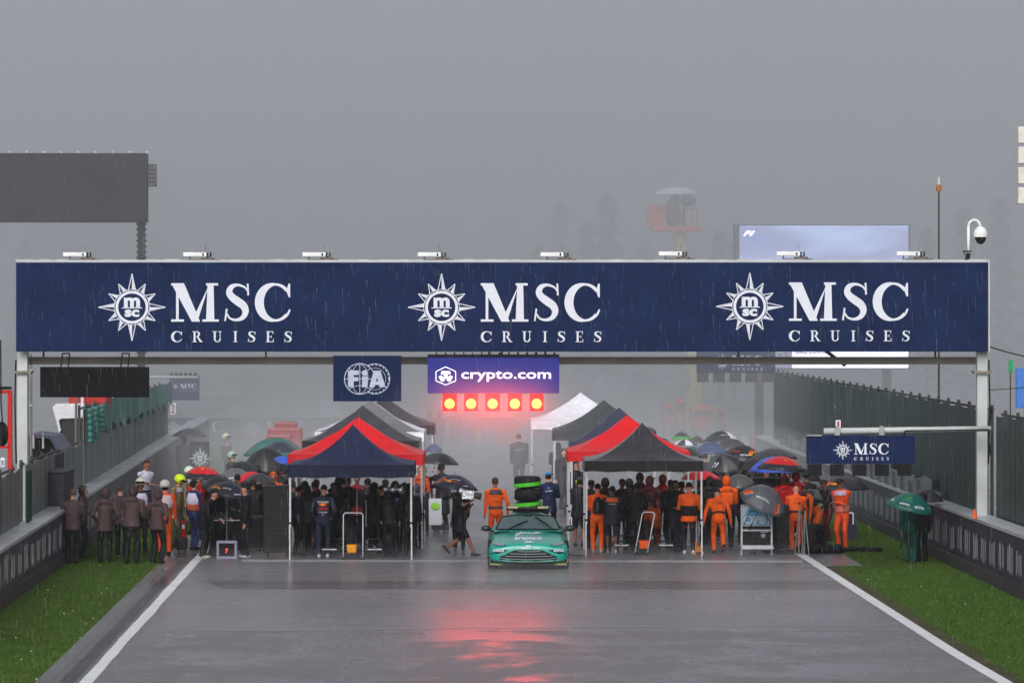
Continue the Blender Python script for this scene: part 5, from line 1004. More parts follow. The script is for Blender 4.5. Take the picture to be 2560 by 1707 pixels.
    for sx in (-1, 1):
        fy = step*.34*sx; lift = .10 if (abs(step) > .3 and sx*step < 0) else .0; fx = sx*(.10+.0*abs(step)); hp = Hc+Vector((sx*.09, 0, -.02)); ank = Vector((fx, fy+(-.02 if step == 0 else 0), .085+lift*1.0))
        kn, ank = ik(hp, ank, .43, .425, (sx*.12, 1, 0)); tm = hp+(kn-hp)*.75
        P_(hp, kn, (.088*b, .09*b), (.062*b, .064*b), (1, 0, 0), 'trou'); lt = 'trou' if legs == 'long' else 'skin'
        P_(kn, kn+(ank-kn)*.45, (.060*b, .062*b) if legs == 'long' else (.052, .054), (.058*b, .06*b) if legs == 'long' else (.052, .055), (1, 0, 0), lt if legs != 'knee' else 'skin'); P_(kn+(ank-kn)*.45, ank, (.058*b, .06*b) if legs == 'long' else (.05, .054), (.05*b, .052*b) if legs == 'long' else (.034, .036), (1, 0, 0), lt)
        pt = Vector((0, .15, -.045)) if lift == 0 else Vector((0, .09, -.13)); hl = Vector((0, -.05, -.04)) if lift == 0 else Vector((0, -.05, .03))
        P_(ank+hl, ank+pt, (.043, .045), (.042, .030), (1, 0, 0), 'shoe'); P_(ank, ank+hl*.6, (.04, .045), (.042, .045), (1, 0, 0), 'shoe')
    mb = MB()
    for (m_, _), _t in parts: mb.add(m_.v, m_.f)
    me = mb.mesh('tmp', []); tmp = bpy.data.objects.new('tmp', me); COL.objects.link(tmp); md = tmp.modifiers.new('r', 'REMESH'); md.mode = 'VOXEL'; md.voxel_size = vox; md.use_smooth_shade = True
    ms = tmp.modifiers.new('s', 'SMOOTH'); ms.factor = .5; ms.iterations = 2
    me2 = bpy.data.meshes.new_from_object(tmp.evaluated_get(bpy.context.evaluated_depsgraph_get())); bpy.data.objects.remove(tmp); bpy.data.meshes.remove(me)
    nf = len(me2.polygons); C_ = np.zeros(nf*3); me2.polygons.foreach_get('center', C_); C_ = C_.reshape(-1, 3); best = np.full(nf, 1e9); idx = np.zeros(nf, int); order = ['top', 'trou', 'skin', 'shoe', 'eye', 'lip']
    for (_m2, (p0, p1, e0, e1, A_, B_)), tg_ in parts:
        ax = np.array(p1-p0); L_ = max(1e-6, np.dot(ax, ax)); t = np.clip((C_-np.array(p0)) @ ax/L_, 0, 1); q = C_-(np.array(p0)+t[:, None]*ax); a_ = e0[0]+(e1[0]-e0[0])*t; b_ = e0[1]+(e1[1]-e0[1])*t
        da = (q @ np.array(A_))/a_; db = (q @ np.array(B_))/b_; axu = ax/math.sqrt(L_); dc = (q @ axu)/np.minimum(a_, b_); dd = np.abs(np.sqrt(da**2+db**2+dc**2)-1)*np.minimum(a_, b_)
        if tg_ in ('eye', 'lip'): dd = dd-.006
        u = dd < best; best[u] = dd[u]; idx[u] = order.index(tg_)
    if legs == 'shorts':      # hem well above the knee is skin
        pass
    for m_ in (cloth(*top), cloth(*trou), skin(sk), cloth(*shoe), mat('eye_dark', lin(40, 30, 28), .4), mat('lip', lin(150, 85, 80), .5)): me2.materials.append(m_)
    me2.polygons.foreach_set('material_index', idx.tolist()); o = bpy.data.objects.new('body', me2); COL.objects.link(o); o.parent = r
    def shell(name, c, rad, cond, m, solid=.006, rot=None, nu=20, nv=14):
        mb = MB(); mb.ell((0, 0, 0), rad, nu=nu, nv=nv, cond=cond); c_ = Vector(c); R_ = (RM @ NR) if rot is None else rot; mb.v = [tuple(TH(Vector(v)+c_)) for v in mb.v]; return mb.build(name, m, r, smooth=True, solid=solid)
    kind, hc = head[0], head[1]
    if kind == 'hair': shell('hair', (0, -.008, 1.675), (.086, .108, .098), lambda x, y, z: z > .12+y*.55 or (y < -.25 and z > -.45), mat('hair_%d_%d_%d' % hc, lin(*hc), .7, bump=.6, bscale=60, var=.3))
    elif kind == 'hood':
        m_ = cloth(*hc); shell('hood', (0, -.012, 1.65), (.108, .128, .142), lambda x, y, z: y < .42 or z > .72, m_, .01)
        mb = MB(); rings = [[T((a_*math.cos(2*PI*i/16), -.01+b_*math.sin(2*PI*i/16), z_)) for i in range(16)] for a_, b_, z_ in ((.185, .12, 1.41), (.13, .11, 1.47), (.095, .10, 1.53))]; mb.loft(rings); mb.build('collar', m_, r, smooth=True, solid=.008)
    elif kind == 'helmet':
        m_ = mat('helmet_%d_%d_%d' % hc, lin(*hc), .25, coat=.5, var=.03); hl = shell('helmet', (0, -.005, 1.672), (.128, .15, .135), lambda x, y, z: z > -.12 or (y < -.1 and z > -.5) or (abs(x) > .72 and z > -.55), m_, .012)
        shell('helmet_visor', (0, .008, 1.668), (.131, .155, .12), lambda x, y, z: y > .45 and .0 < z < .38, M_blk, .004); shell('helmet_trim', (0, -.004, 1.66), (.1, .13, .12), lambda x, y, z: y < -.2 and z < -.1, M_blk, .01)
    elif kind in ('cap', 'hat'):
        m_ = cloth(*hc); shell('cap', (0, 0, 1.69), (.092, .112, .088), lambda x, y, z: z > .0, m_); mb = MB(); mb.loft([[TH((.07*math.sin(q), .1+.07*math.cos(q)*(1 if k_ else .2), 1.695-.012*k_)) for q in np.linspace(-1.3, 1.3, 9)] for k_ in (0, 1)], closed=False); mb.build('cap_peak', m_, r, solid=.006)
        shell('hair', (0, -.012, 1.655), (.082, .10, .08), lambda x, y, z: y < -.1, cloth(45, 35, 30))
    elif kind == 'bald': pass
    if len(head) > 2 and head[2] == 'ears':
        for sx in (-1, 1): mb = MB().ell((sx*.098, .0, 1.65), (.026, .036, .045)); mb.v = [tuple(TH(Vector(v))) for v in mb.v]; mb.build('ear_defender', cloth(*head[3]), r, smooth=True)
    def band(name, z0_, z1_, k0, m, y0=0, n=20, front=None):
        mb = MB(); rings = []
        for t in np.linspace(0, 1, 5):
            z_ = z0_+(z1_-z0_)*t; a_ = np.interp(z_, [.9, 1.03, 1.30, 1.44], [.157, .155, .186, .135])*b*k0; b_ = np.interp(z_, [.9, 1.03, 1.30, 1.44], [.12, .115, .13, .09])*b*k0; rings.append([T((a_*math.cos(2*PI*i/n), .004+b_*math.sin(2*PI*i/n), z_)) for i in range(n)])
        mb.loft(rings); return mb.build(name, m, r, smooth=True, solid=.006)
    for e in extra:
        if e[0] == 'belt': band('belt', 1.0, 1.06, 1.07, cloth(*e[1]))
        elif e[0] == 'vest': band('vest', e[2] if len(e) > 2 else .95, 1.44, 1.10, cloth(*e[1]))
        elif e[0] == 'panel': band('vest_panel', e[2], e[3], 1.13, cloth(*e[1]))
        elif e[0] == 'yoke': band('shoulder_yoke', 1.36, 1.47, 1.13, cloth(*e[1]))
        elif e[0] == 'pack': mb = MB().loft([[T((a_*.14*math.cos(q), -.19+.08*math.sin(q), z_)) for q in np.linspace(0, 2*PI, 13)[:-1]] for a_, z_ in ((.9, 1.0), (1, 1.1), (.8, 1.3), (.35, 1.42))], caps=True); mb.build('backpack', cloth(*e[1]), r, smooth=True)
        elif e[0] == 'stripe':
            pass
        elif e[0] == 'back':    # lettering on the back: text, z, width, height, material
            V, Fs, _ = text_geo(e[1], .03); mb = MB(); mb.add([T(((.5-u)*e[3], -.137*b+.35*((.5-u)*e[3])**2*2-.012, e[2]+v*e[4])) for u, v in V], Fs); mb.build('back_lettering', e[5], r, fix=False)
        elif e[0] == 'reflect': 
            for sx in (-1, 1): mb = MB().cyl((sx*.1, 0, .3), (sx*.1, 0, .36), .075, .075, 12); mb.build('reflective_band', cloth(*e[1]), r)
    return r
BR = (80, 64, 66); BK = (27, 28, 33); OR_ = (248, 98, 22); OM = (235, 82, 38); WH = (205, 200, 225); NV = (38, 42, 62); RD = (190, 26, 36); TAN = (128, 108, 78)
gb = 'people in brown hooded jackets on the grass'
person('person in brown hooded jacket, broadest, leftmost of the brown jacket group', 180, 94.8, 180, BR, BK, 1.80, head=('hair', (96, 74, 70)), coat=.05, bulk=1.16, arms='front', group=gb)
person('person in brown hooded jacket half behind the leftmost one, facing right', 204, 97, 100, (66, 52, 54), (32, 34, 44), 1.78, head=('hood', (70, 50, 50)), coat=.05, bulk=1.05, group=gb, arms='front')
person('person in brown jacket standing alone between the two pairs, back turned', 262, 95.2, 185, BR, BK, 1.80, head=('hood', (86, 66, 68)), coat=.1, bulk=1.08, group=gb, arms='hips')
person('person in brown jacket mostly hidden behind the tallest one', 302, 98.0, 170, (74, 58, 60), BK, 1.76, head=('hair', (80, 56, 54)), coat=.08, bulk=1.0, group=gb, arms='front')
person('tallest person in brown hooded jacket, back turned, beside the white helmet', 328, 94.9, 182, BR, BK, 1.88, head=('hood', (84, 64, 66)), coat=.02, bulk=1.14, group=gb, arms='front')
person('rightmost person in brown jacket and black trousers, near the edge line', 393, 95.0, 160, BR, BK, 1.76, head=('hood', (86, 66, 68)), coat=.04, bulk=1.08, group=gb, arms='hips')
person('marshal in white helmet and white and orange bib among the brown jackets', 352, 98.6, -10, NV, BK, 1.88, head=('helmet', (222, 216, 200)), sk=SK2, extra=(('vest', WH), ('panel', (205, 100, 80), .98, 1.18), ('reflect', (200, 230, 40))), arms='front')
person('dark haired person with folded arms standing behind the white helmet marshal', 362, 106, 30, (190, 185, 205), BK, 1.82, head=('hair', (50, 32, 30)), sk=SK2, arms='cross', z0=.25, sleeve='short')
person('marshal in orange overalls and clear raincoat with pale helmet', 412, 98.2, 190, OM, OM, 1.84, head=('helmet', (218, 212, 200)), extra=(('vest', (215, 190, 200), 1.12),), bulk=1.05, arms='down')
person('firefighter in bright yellow helmet and tan jacket', 441, 101.5, 60, TAN, (70, 66, 50), 1.86, head=('helmet', (215, 245, 20)), extra=(('yoke', (190, 175, 190)),), bulk=1.1, nod=10)
person('firefighter in pale white helmet beside the left red umbrella', 470, 107.5, 70, TAN, (60, 60, 46), 1.82, head=('helmet', (205, 222, 200)), extra=(('yoke', (180, 170, 195)),), bulk=1.08)
person('firefighter in cream helmet standing alone on the far road, left', 566, 137, 60, (104, 96, 72), (70, 66, 50), 1.80, head=('helmet', (205, 220, 180)), extra=(('yoke', (160, 155, 175)),), bulk=1.05, vox=.022)
person('person in pale green helmet with dark emblem and black jacket', 580, 119.5, 60, (46, 44, 50), BK, 1.80, head=('helmet', (160, 190, 165)), vox=.022)
person('person in long dark coat under the farthest dark grey umbrella', 458, 134.5, 160, (58, 50, 52), (50, 44, 46), 1.80, head=('hood', (60, 52, 54)), coat=.3, bulk=1.15, vox=.022, arms='right_up')
person('official in white bib with orange panel and navy trousers', 484, 100.5, 150, (40, 46, 84), (40, 48, 92), 1.78, head=('cap', (36, 36, 44)), extra=(('vest', WH, 1.12), ('panel', (200, 90, 70), 1.0, 1.16)), bulk=1.08)
person('person in red jacket under the left red umbrella', 496, 104.2, 10, RD, (40, 30, 34), 1.74, head=('hood', (170, 20, 28)), arms='left_up', coat=.08)
person('mechanic in black jacket bending forward at the edge line', 506, 97.0, 90, BK, BK, 1.76, head=('hair', (26, 26, 30)), lean=24, shoe=(200, 200, 190), bulk=1.15, coat=.1, arms='work', extra=(('yoke', (32, 32, 40)),))
person('second black clad mechanic beside the bending one', 532, 98.2, 60, (24, 25, 30), BK, 1.74, head=('hood', (26, 26, 30)), lean=12, bulk=1.15, arms='work')
person('mechanic in black raincoat holding the black umbrella by the cabinet', 614, 97.2, -80, BK, BK, 1.80, head=('hair', (22, 22, 26)), shoe=(180, 180, 180), bulk=1.1, coat=.12, arms='right_up')
person('person in bright orange hooded rain jacket behind the tall black cabinet', 684, 105.5, 0, OR_, BK, 1.76, head=('hood', (248, 98, 22)), bulk=1.1, sk=SK2)
person('dark clad person kneeling in front of the silver machine, left', 555, 101, 200, (40, 38, 42), BK, 1.70, head=('hair', (60, 56, 58)), arms='work', lean=20)
gt_ = 'mechanics under the left front tent'
team = (('back', 'ORACLE', 1.335, .27, .045, M_white), ('back', 'RED BULL', 1.17, .24, .06, cm(200, 50, 40)), ('back', 'Mobil 1', 1.10, .2, .03, M_bars), ('back', 'V', 1.04, .05, .03, M_bars))
t1 = person('mechanic with sponsor lettering across the back of a dark shirt, left tent', 808, 97.2, 180, NV, NV, 1.80, head=('hair', (50, 40, 38)), shoe=(190, 190, 190), extra=team, arms='hips', bulk=1.05)
mb = MB().ell((0, -.157, 1.29), (.1, .012, .035)); mb.build('back_emblem', cm(235, 90, 30), t1); mb = MB().ell((0, -.166, 1.29), (.035, .01, .03)); mb.build('back_emblem', cm(245, 190, 40), t1)
person('mechanic in black at the left leg of the navy fronted tent', 744, 98.2, 150, (38, 40, 60), BK, 1.72, head=('hair', (30, 28, 30), 'ears', (150, 40, 40)), group=None, sleeve='short', sk=SK2)
person('mechanic in black with a red stripe down the trousers, left tent', 771, 98.0, 170, BK, BK, 1.74, head=('hood', (26, 26, 30)), arms='front', bulk=1.05)
person('person in red jacket bending over the car inside the left tent', 857, 103, 175, RD, (120, 24, 30), 1.74, head=('cap', (190, 24, 30)), lean=14, arms='work', extra=(('back', 'o', 1.36, .04, .04, M_oy),))
person('second person in red facing the camera deep inside the left tent', 893, 105, 0, (150, 30, 34), (60, 20, 24), 1.72, head=('hair', (40, 26, 26)), arms='front', sk=SK2)
person('person in dark clothes with red collar far left inside the tent', 792, 101.5, 20, (60, 24, 28), BK, 1.76, head=('hair', (90, 40, 36)), sk=SK2)
person('person wearing a lime green ear defender, black clothes, left tent', 953, 98.6, 150, BK, BK, 1.72, head=('hair', (60, 50, 44), 'ears', (190, 235, 30)), arms='work', lean=8)
person('mechanic in black at the right of the yellow nosed racing car', 975, 97.6, 200, (25, 26, 30), BK, 1.66, head=('hood', (28, 30, 34)), arms='work', lean=15, bulk=1.1)
person('official in violet and orange bib at the right leg of the left tent', 1002, 98.3, 160, BK, BK, 1.76, head=('cap', (30, 30, 34)), extra=(('vest', (140, 145, 200), 1.2), ('panel', (190, 110, 80), 1.0, 1.2)), sk=SK2)
person('person in black rain gear beside the right leg of the left tent', 1026, 97.9, 190, BK, BK, 1.78, head=('hood', (40, 40, 44)), bulk=1.08)
person('person in grey jacket just outside the left tent', 1046, 100.8, 200, (80, 84, 100), (40, 40, 46), 1.66, head=('hood', (84, 88, 104)), arms='front', bulk=1.1)
person('person in faded orange overalls behind the right edge of the left tent', 1049, 109, 0, (180, 74, 44), (120, 60, 46), 1.80, head=('hood', (180, 74, 44)), arms='front')
person('person in dark red jacket behind the left tent leg', 1058, 111, 20, (90, 34, 36), (50, 30, 34), 1.70, head=('hair', (60, 30, 30)))
tt = lump('foil_wrapped_camera', 'camera wrapped in crinkled silver foil inside the left tent', 'camera', 982, 0, 97.4, .24, .22, .22, mat('silver_foil', lin(190, 195, 200), .2, metal=.9, bump=1.0, bscale=14), 3); tt.location.z = 1.58
# walkers between the tents
person('person in long dark coat holding the black umbrella, middle left', 1106, 109.5, -20, (40, 38, 42), (38, 36, 40), 1.84, head=('cap', (36, 34, 38)), coat=.42, bulk=1.15, arms='right_up', sk=SK3)
person('camera operator striding left to right in black shorts', 1150, 98.0, 75, BK, BK, 1.78, head=('hair', (24, 24, 26)), legs='shorts', sleeve='short', step=1.15, arms='camera', lean=6, sk=SK2, shoe=(52, 50, 46), bulk=1.12, coat=.22)
person('person in dark trousers walking just behind the camera operator', 1148, 100.6, 180, (30, 30, 34), (30, 31, 36), 1.74, head=('hair', (24, 24, 26)), coat=.1, bulk=1.1, arms='left_up')
tt = MB().cyl((-.2, 0, .10), (.18, 0, -.02), .085, .075, 14).box((.02, 0, .0), (.3, .16, .2)).build('body', mat('silver_foil', lin(190, 195, 200), .2, metal=.9, bump=1.0, bscale=14), None, smooth=False)
r = thing('video_camera', 'shoulder video camera wrapped in silver foil, carried under the navy umbrella', 'camera', (gx(1168, 97.6), 97.6, gz(1236, 97.6))); tt.parent = r; tt.name = 'foil_cover'; md = tt.modifiers.new('r', 'REMESH'); md.mode = 'VOXEL'; md.voxel_size = .02
MB().cyl((.16, 0, -.01), (.34, -.02, -.05), .075, .085, 16).build('lens', cm(60, 48, 46, .3), r); MB().cyl((-.2, 0, .02), (-.3, 0, .0), .06, .04).build('viewfinder', M_blk, r)
person('racing mechanic in orange overalls walking away beside the safety car', 1239, 100.8, 183, OR_, OR_, 1.82, head=('hair', (86, 58, 44)), extra=(('belt', (84, 76, 76)), ('yoke', (80, 76, 84)), ('back', 'dell', 1.30, .12, .03, cm(150, 80, 30)), ('back', 'MONSTER', 1.17, .12, .035, cm(60, 50, 40))), arms=((-.27, .0, .82), (.30, .02, .9)), bulk=1.08, sk=SK2)
person('dark silhouette person in rain jacket walking on the far road', 1299, 135, 180, (50, 46, 54), (58, 54, 60), 1.86, head=('hair', (44, 40, 44)), bulk=1.2, coat=.05, extra=(('back', 'formula', 1.26, .28, .05, M_bars),), vox=.022)
person('person in navy rain jacket and bright blue cap holding the tyre stack', 1374, 104.8, 190, (34, 42, 74), (34, 40, 66), 1.80, head=('cap', (40, 150, 230)), legs='shorts', coat=.12, bulk=1.1, arms='front', extra=(('back', 'W', 1.33, .09, .06, cm(60, 150, 225)), ('back', 'williams', 1.27, .19, .035, M_white)))
for i, (px, D, c, lab) in enumerate(((1393, 128, (44, 44, 52), 'dark figure between the far white and green grey tents'), (1408, 121, (48, 46, 60), 'dark figure at the left leg of the green grey tent'), (1424, 118, (40, 40, 50), 'tall dark figure left of the blue grey tent'), (1440, 112, (38, 38, 46), 'dark figure standing behind the right red tent leg'))):
    person(lab, px, D, (180, 20, 160, 40, 190)[i], c, (40, 40, 46), (1.8, 1.84, 1.76, 1.82, 1.78)[i], head=('hood', c) if i != 3 else ('hair', (40, 34, 34)), bulk=1.12, coat=.1, vox=.022, arms=('front', 'down', 'cross', 'front', 'down')[i])
person('person in black shorts and jacket standing between the right tent legs', 1447, 101.8, 170, (36, 38, 46), (36, 38, 46), 1.80, head=('cap', (70, 72, 74), 'ears', (190, 235, 60)), legs='shorts', coat=.1, bulk=1.1, sk=SK2, shoe=(60, 52, 56), arms='front')
person('mechanic in orange trousers with a black backpack, right tent', 1493, 99.2, 180, OR_, OR_, 1.74, head=('hair', (34, 26, 26)), extra=(('pack', (34, 32, 36)),), shoe=(190, 170, 165), bulk=1.05, arms='front')
person('mechanic in black shirt with orange sleeves and collar, right tent', 1529, 98.9, 176, (44, 46, 54), (44, 46, 54), 1.70, head=('hair', (40, 30, 30)), legs='shorts', sk=SK3, shoe=(150, 150, 155), extra=(('yoke', (225, 92, 30)), ('back', 'McLaren', 1.30, .17, .02, M_white)), arms='work', bulk=1.08, coat=.1)
person('person in dark red jacket deep inside the right tent', 1600, 104.5, 0, (120, 24, 30), (60, 24, 28), 1.78, head=('hood', (110, 24, 28)), arms='front', sk=SK3)
person('person in bright red hood facing the camera inside the right tent', 1657, 103.4, 20, (200, 26, 34), (150, 22, 28), 1.78, head=('hood', (210, 24, 34)), arms='cross', sk=SK2)
person('mechanic in orange crouching beside the orange nosed racing car', 1640, 100.6, 200, (205, 88, 26), (150, 66, 26), 1.70, head=('hair', (40, 32, 32)), lean=40, crouch=.25, arms='low', sk=SK3)
person('mechanic in orange shoulder black body rain jacket at the right tent leg', 1722, 98.7, 184, OR_, (34, 36, 44), 1.80, head=('hair', (34, 30, 32), 'ears', (230, 96, 30)), extra=(('panel', (34, 32, 38), .95, 1.2),), shoe=(220, 215, 215), bulk=1.1, coat=.05, arms='front')
person('person in dark clothes behind the right tent leg', 1700, 101, 150, (36, 34, 38), BK, 1.72, head=('hair', (30, 26, 26)), sk=SK3)
person('mechanic in orange overalls running bent forward by the number board', 1797, 98.9, 176, OR_, OR_, 1.74, head=('hair', (40, 26, 30)), lean=26, step=-.45, extra=(('belt', (58, 46, 46)), ('back', 'DELL', 1.36, .14, .02, cm(150, 80, 30)), ('back', 'MONSTER', 1.24, .13, .03, cm(60, 50, 40))), bulk=1.1, arms=((-.36, .12, .82), (.34, .22, .78)))
person('mechanic in orange pointed hood and black trousers behind the running one', 1818, 101.2, 190, OR_, (38, 38, 44), 1.84, head=('hood', (248, 98, 22)), coat=.0, bulk=1.12, arms='front', extra=(('panel', (50, 44, 46), .95, 1.08),))
person('bald mechanic in orange overalls and black belt, back turned, right', 1990, 99.5, 180, OR_, (205, 80, 26), 1.72, head=('bald', (0, 0, 0)), lean=10, extra=(('belt', (50, 36, 34)), ('back', 'dell', 1.36, .12, .02, cm(150, 80, 30)), ('back', 'MONSTER', 1.22, .13, .03, cm(60, 50, 40))), bulk=1.12, arms='work', shoe=(40, 36, 38))
person('dark haired mechanic in orange leaning over the loose wheel', 2046, 100.6, -75, (200, 84, 30), (190, 80, 30), 1.72, head=('hair', (44, 28, 26)), lean=26, arms='low', sk=SK3, extra=(('vest', (40, 38, 40), 1.18),), bulk=1.05)
person('person in red rain jacket with white shoulder mark under the right red umbrella', 1961, 102.6, 0, (196, 24, 34), (140, 22, 28), 1.82, head=('hood', (205, 24, 34)), arms='right_up', bulk=1.12, sk=SK3, coat=.08)
person('second person in red behind the red rain jacket, right group', 1990, 104.6, 160, (165, 24, 32), (90, 22, 28), 1.82, head=('hood', (165, 24, 32)), bulk=1.1)
person('person in dark jacket with small lettering stooping behind the marshal', 2072, 104, -60, (44, 34, 38), (80, 30, 34), 1.66, head=('cap', (60, 30, 34)), lean=14, sk=SK3, arms='work')
person('marshal in orange overalls and white bib with folded arms on the grass', 2106, 100.4, -35, OM, OM, 1.82, head=('cap', (50, 38, 40)), arms='cross', sk=SK2, extra=(('yoke', (200, 175, 200)), ('panel', (225, 130, 110), .95, 1.1)), bulk=1.06, shoe=(200, 70, 40))
person('person in dark green team clothes under the green umbrella', 2276, 95.0, 175, (14, 78, 72), (14, 72, 68), 1.66, head=('cap', (10, 60, 56)), arms='right_up', bulk=1.08, shoe=(16, 50, 50), coat=.05)
person('person in black standing close beside the dark green clad one', 2306, 95.6, 190, (26, 26, 28), (24, 24, 26), 1.66, head=('hood', (28, 28, 30)), bulk=1.12, arms='left_up', coat=.1, sk=SK2)
# dark crowd figures in the right background under the umbrellas
for i, (px, D, c, lab, fc) in enumerate(((1765, 109, (34, 34, 38), 'dark figure under the grey striped umbrella', 180), (1842, 112, (32, 32, 38), 'dark figure under the black bull emblem umbrella', 170), (1872, 110, (36, 34, 38), 'dark figure right of the bull emblem umbrella shaft', 200), (1800, 125, (60, 56, 60), 'dark figure under the black and white umbrella', 180), (1898, 114, (38, 36, 40), 'dark figure left of the wide dark umbrella', 20), (1930, 113, (36, 36, 40), 'dark figure under the wide dark umbrella', 160), (1760, 119, (46, 46, 60), 'dark figure under the slate blue umbrella', 190),
     (640, 109, (34, 34, 38), 'dark figure under the large black umbrella, left', 180), (700, 109.5, (34, 34, 40), 'dark figure right below the large black umbrella, left', 160), (600, 112, (44, 42, 46), 'dark figure behind the grey umbrella, left', 190), (735, 118, (44, 44, 50), 'dark figure beneath the teal umbrella beside the tents', 180))):
    person(lab, px, D, fc, c, (34, 34, 40), 1.74+.02*(i % 4), head=('hood', c) if i % 2 else ('hair', (40, 34, 34)), bulk=1.12, coat=.08, vox=.024, arms='front' if i % 2 else 'right_up')
# red covered equipment far left of the tents
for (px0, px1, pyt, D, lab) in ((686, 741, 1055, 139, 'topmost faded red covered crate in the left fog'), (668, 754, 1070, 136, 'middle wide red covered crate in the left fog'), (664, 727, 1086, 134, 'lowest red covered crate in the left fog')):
    wd = gx(px1, D)-gx(px0, D); r = thing('covered_crate', lab, 'crate', (gx((px0+px1)/2, D), D, 0)); MB().box((0, .5, gz(pyt, D)/2), (wd, 1.0, gz(pyt, D))).build('cover', mat('red_cover', lin(165, 52, 56), .4, bump=.5, bscale=3), r, bevel=.08); MB().box((0, -.01, gz(pyt, D)-.04), (wd*.9, .03, .03)).build('pale_top_edge', cm(205, 150, 150), r)  # pale strip along the top front edge of each cover
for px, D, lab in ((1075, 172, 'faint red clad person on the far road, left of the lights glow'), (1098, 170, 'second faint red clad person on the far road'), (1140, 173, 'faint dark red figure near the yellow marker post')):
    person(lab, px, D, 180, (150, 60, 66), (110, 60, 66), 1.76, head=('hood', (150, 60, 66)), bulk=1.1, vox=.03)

for i, (px, D, hh, c, hd_, lab) in enumerate((
 (732, 100, 1.74, (36, 38, 50), 'hair', 'dark blue shirted mechanic at the far left inside the left tent'), (760, 99.6, 1.78, (28, 28, 34), 'hood', 'black figure second row left inside the left tent'), (784, 99.3, 1.8, (30, 30, 36), 'hair', 'black figure just left of the sponsor lettered back'), (832, 99.5, 1.76, (30, 28, 32), 'hair', 'black figure just right of the sponsor lettered back'), (844, 101.8, 1.8, (34, 30, 34), 'hood', 'hooded dark figure behind the yellow nosed car, left side'),
 (918, 100.6, 1.82, (30, 30, 34), 'hair', 'dark figure behind the small white hoop handle'), (934, 99.2, 1.76, (28, 28, 32), 'hood', 'hooded dark figure left of the lime ear defender'), (966, 100.2, 1.8, (26, 26, 30), 'hair', 'black figure behind the lime ear defender'), (988, 99.6, 1.78, (30, 30, 36), 'hood', 'black hooded figure behind the violet bib official'), (1012, 100.0, 1.74, (32, 30, 34), 'hair', 'dark figure at the right back corner of the left tent'), (872, 102.5, 1.76, (60, 26, 30), 'hair', 'dark red figure in the middle back of the left tent'),
 (1475, 101, 1.76, (34, 34, 40), 'hair', 'dark figure at the left back corner of the right tent'), (1512, 101.4, 1.78, (60, 34, 34), 'hood', 'dark brown figure behind the backpack mechanic'), (1552, 100.6, 1.8, (34, 32, 36), 'hair', 'dark figure right of the orange sleeved mechanic'), (1572, 101.8, 1.74, (36, 32, 36), 'hood', 'hooded dark figure behind the leaning hoop handle'), (1590, 100.2, 1.72, (38, 36, 40), 'hair', 'dark figure just left of the dark red jacket'), (1626, 102.2, 1.8, (70, 26, 30), 'hood', 'dark red hooded figure left of the bright red hood'), (1676, 101.2, 1.76, (32, 30, 34), 'hair', 'dark figure right of the bright red hood'), (1690, 99.9, 1.78, (30, 30, 34), 'hood', 'black hooded figure beside the orange shouldered mechanic'), (1745, 101, 1.74, (34, 32, 34), 'hair', 'dark figure at the right back corner of the right tent'),
 (1775, 102.5, 1.78, (36, 34, 36), 'hood', 'dark hooded figure left of the running orange mechanic'), (1838, 103.5, 1.78, (40, 36, 38), 'hair', 'dark figure behind the number board, left side'), (544, 100.5, 1.72, (30, 30, 34), 'hair', 'dark figure between the bending mechanic and the stand'), (586, 100, 1.74, (28, 28, 32), 'hood', 'dark hooded figure right of the cross shaped stand'), (632, 101.5, 1.74, (34, 34, 38), 'hair', 'dark figure just left of the tall black cabinet'))):
    person(lab, px, D, (180, 150, 200, 20, 170)[i % 5], c, (30, 30, 35), hh, head=(hd_, c if hd_ == 'hood' else (36, 30, 30)), bulk=1.12, coat=.12, vox=.02, arms=('front', 'work', 'down', 'front', 'cross')[i % 5], sk=(SK2, SK3)[i % 2])
cabinet('dark equipment rack behind the people in the left tent', 800, 850, 1300, 100.4, M_cab); cabinet('dark equipment rack right of the yellow nosed car', 920, 960, 1305, 100.9, M_cab); cabinet('dark wheeled case behind the right tent people', 1560, 1590, 1310, 101.4, M_cab)

for px, pyr, D, pxw, c, tl_, lab in ((604, 1180, 108.5, 96, K_blk, (6, -8), 'black umbrella behind the plain grey one, left crowd'), (650, 1206, 103, 84, K_dk, (4, 6), 'dark grey umbrella just above the tall black cabinet'), (545, 1214, 100.5, 88, K_blk, (6, -6), 'black umbrella over the bending mechanic, left crowd'),
  (1786, 1192, 108, 96, K_blk, (6, 8), 'black umbrella between the red one and the orange hood, right crowd'), (1880, 1176, 110, 110, K_blk, (4, -6), 'black umbrella below the bull emblem one, right crowd'), (1830, 1120, 121, 84, K_dk, (0, 4), 'dark umbrella between the slate blue and the bull emblem ones'), (2010, 1196, 108, 92, K_blk, (2, 8), 'black umbrella right of the right red umbrella'), (1716, 1142, 116, 84, K_blk, (4, 0), 'black umbrella tucked behind the right edge of the right tents')):
    umbrella(lab, px, pyr, D, pxw, [c], tilt=tl_, dome=.42)
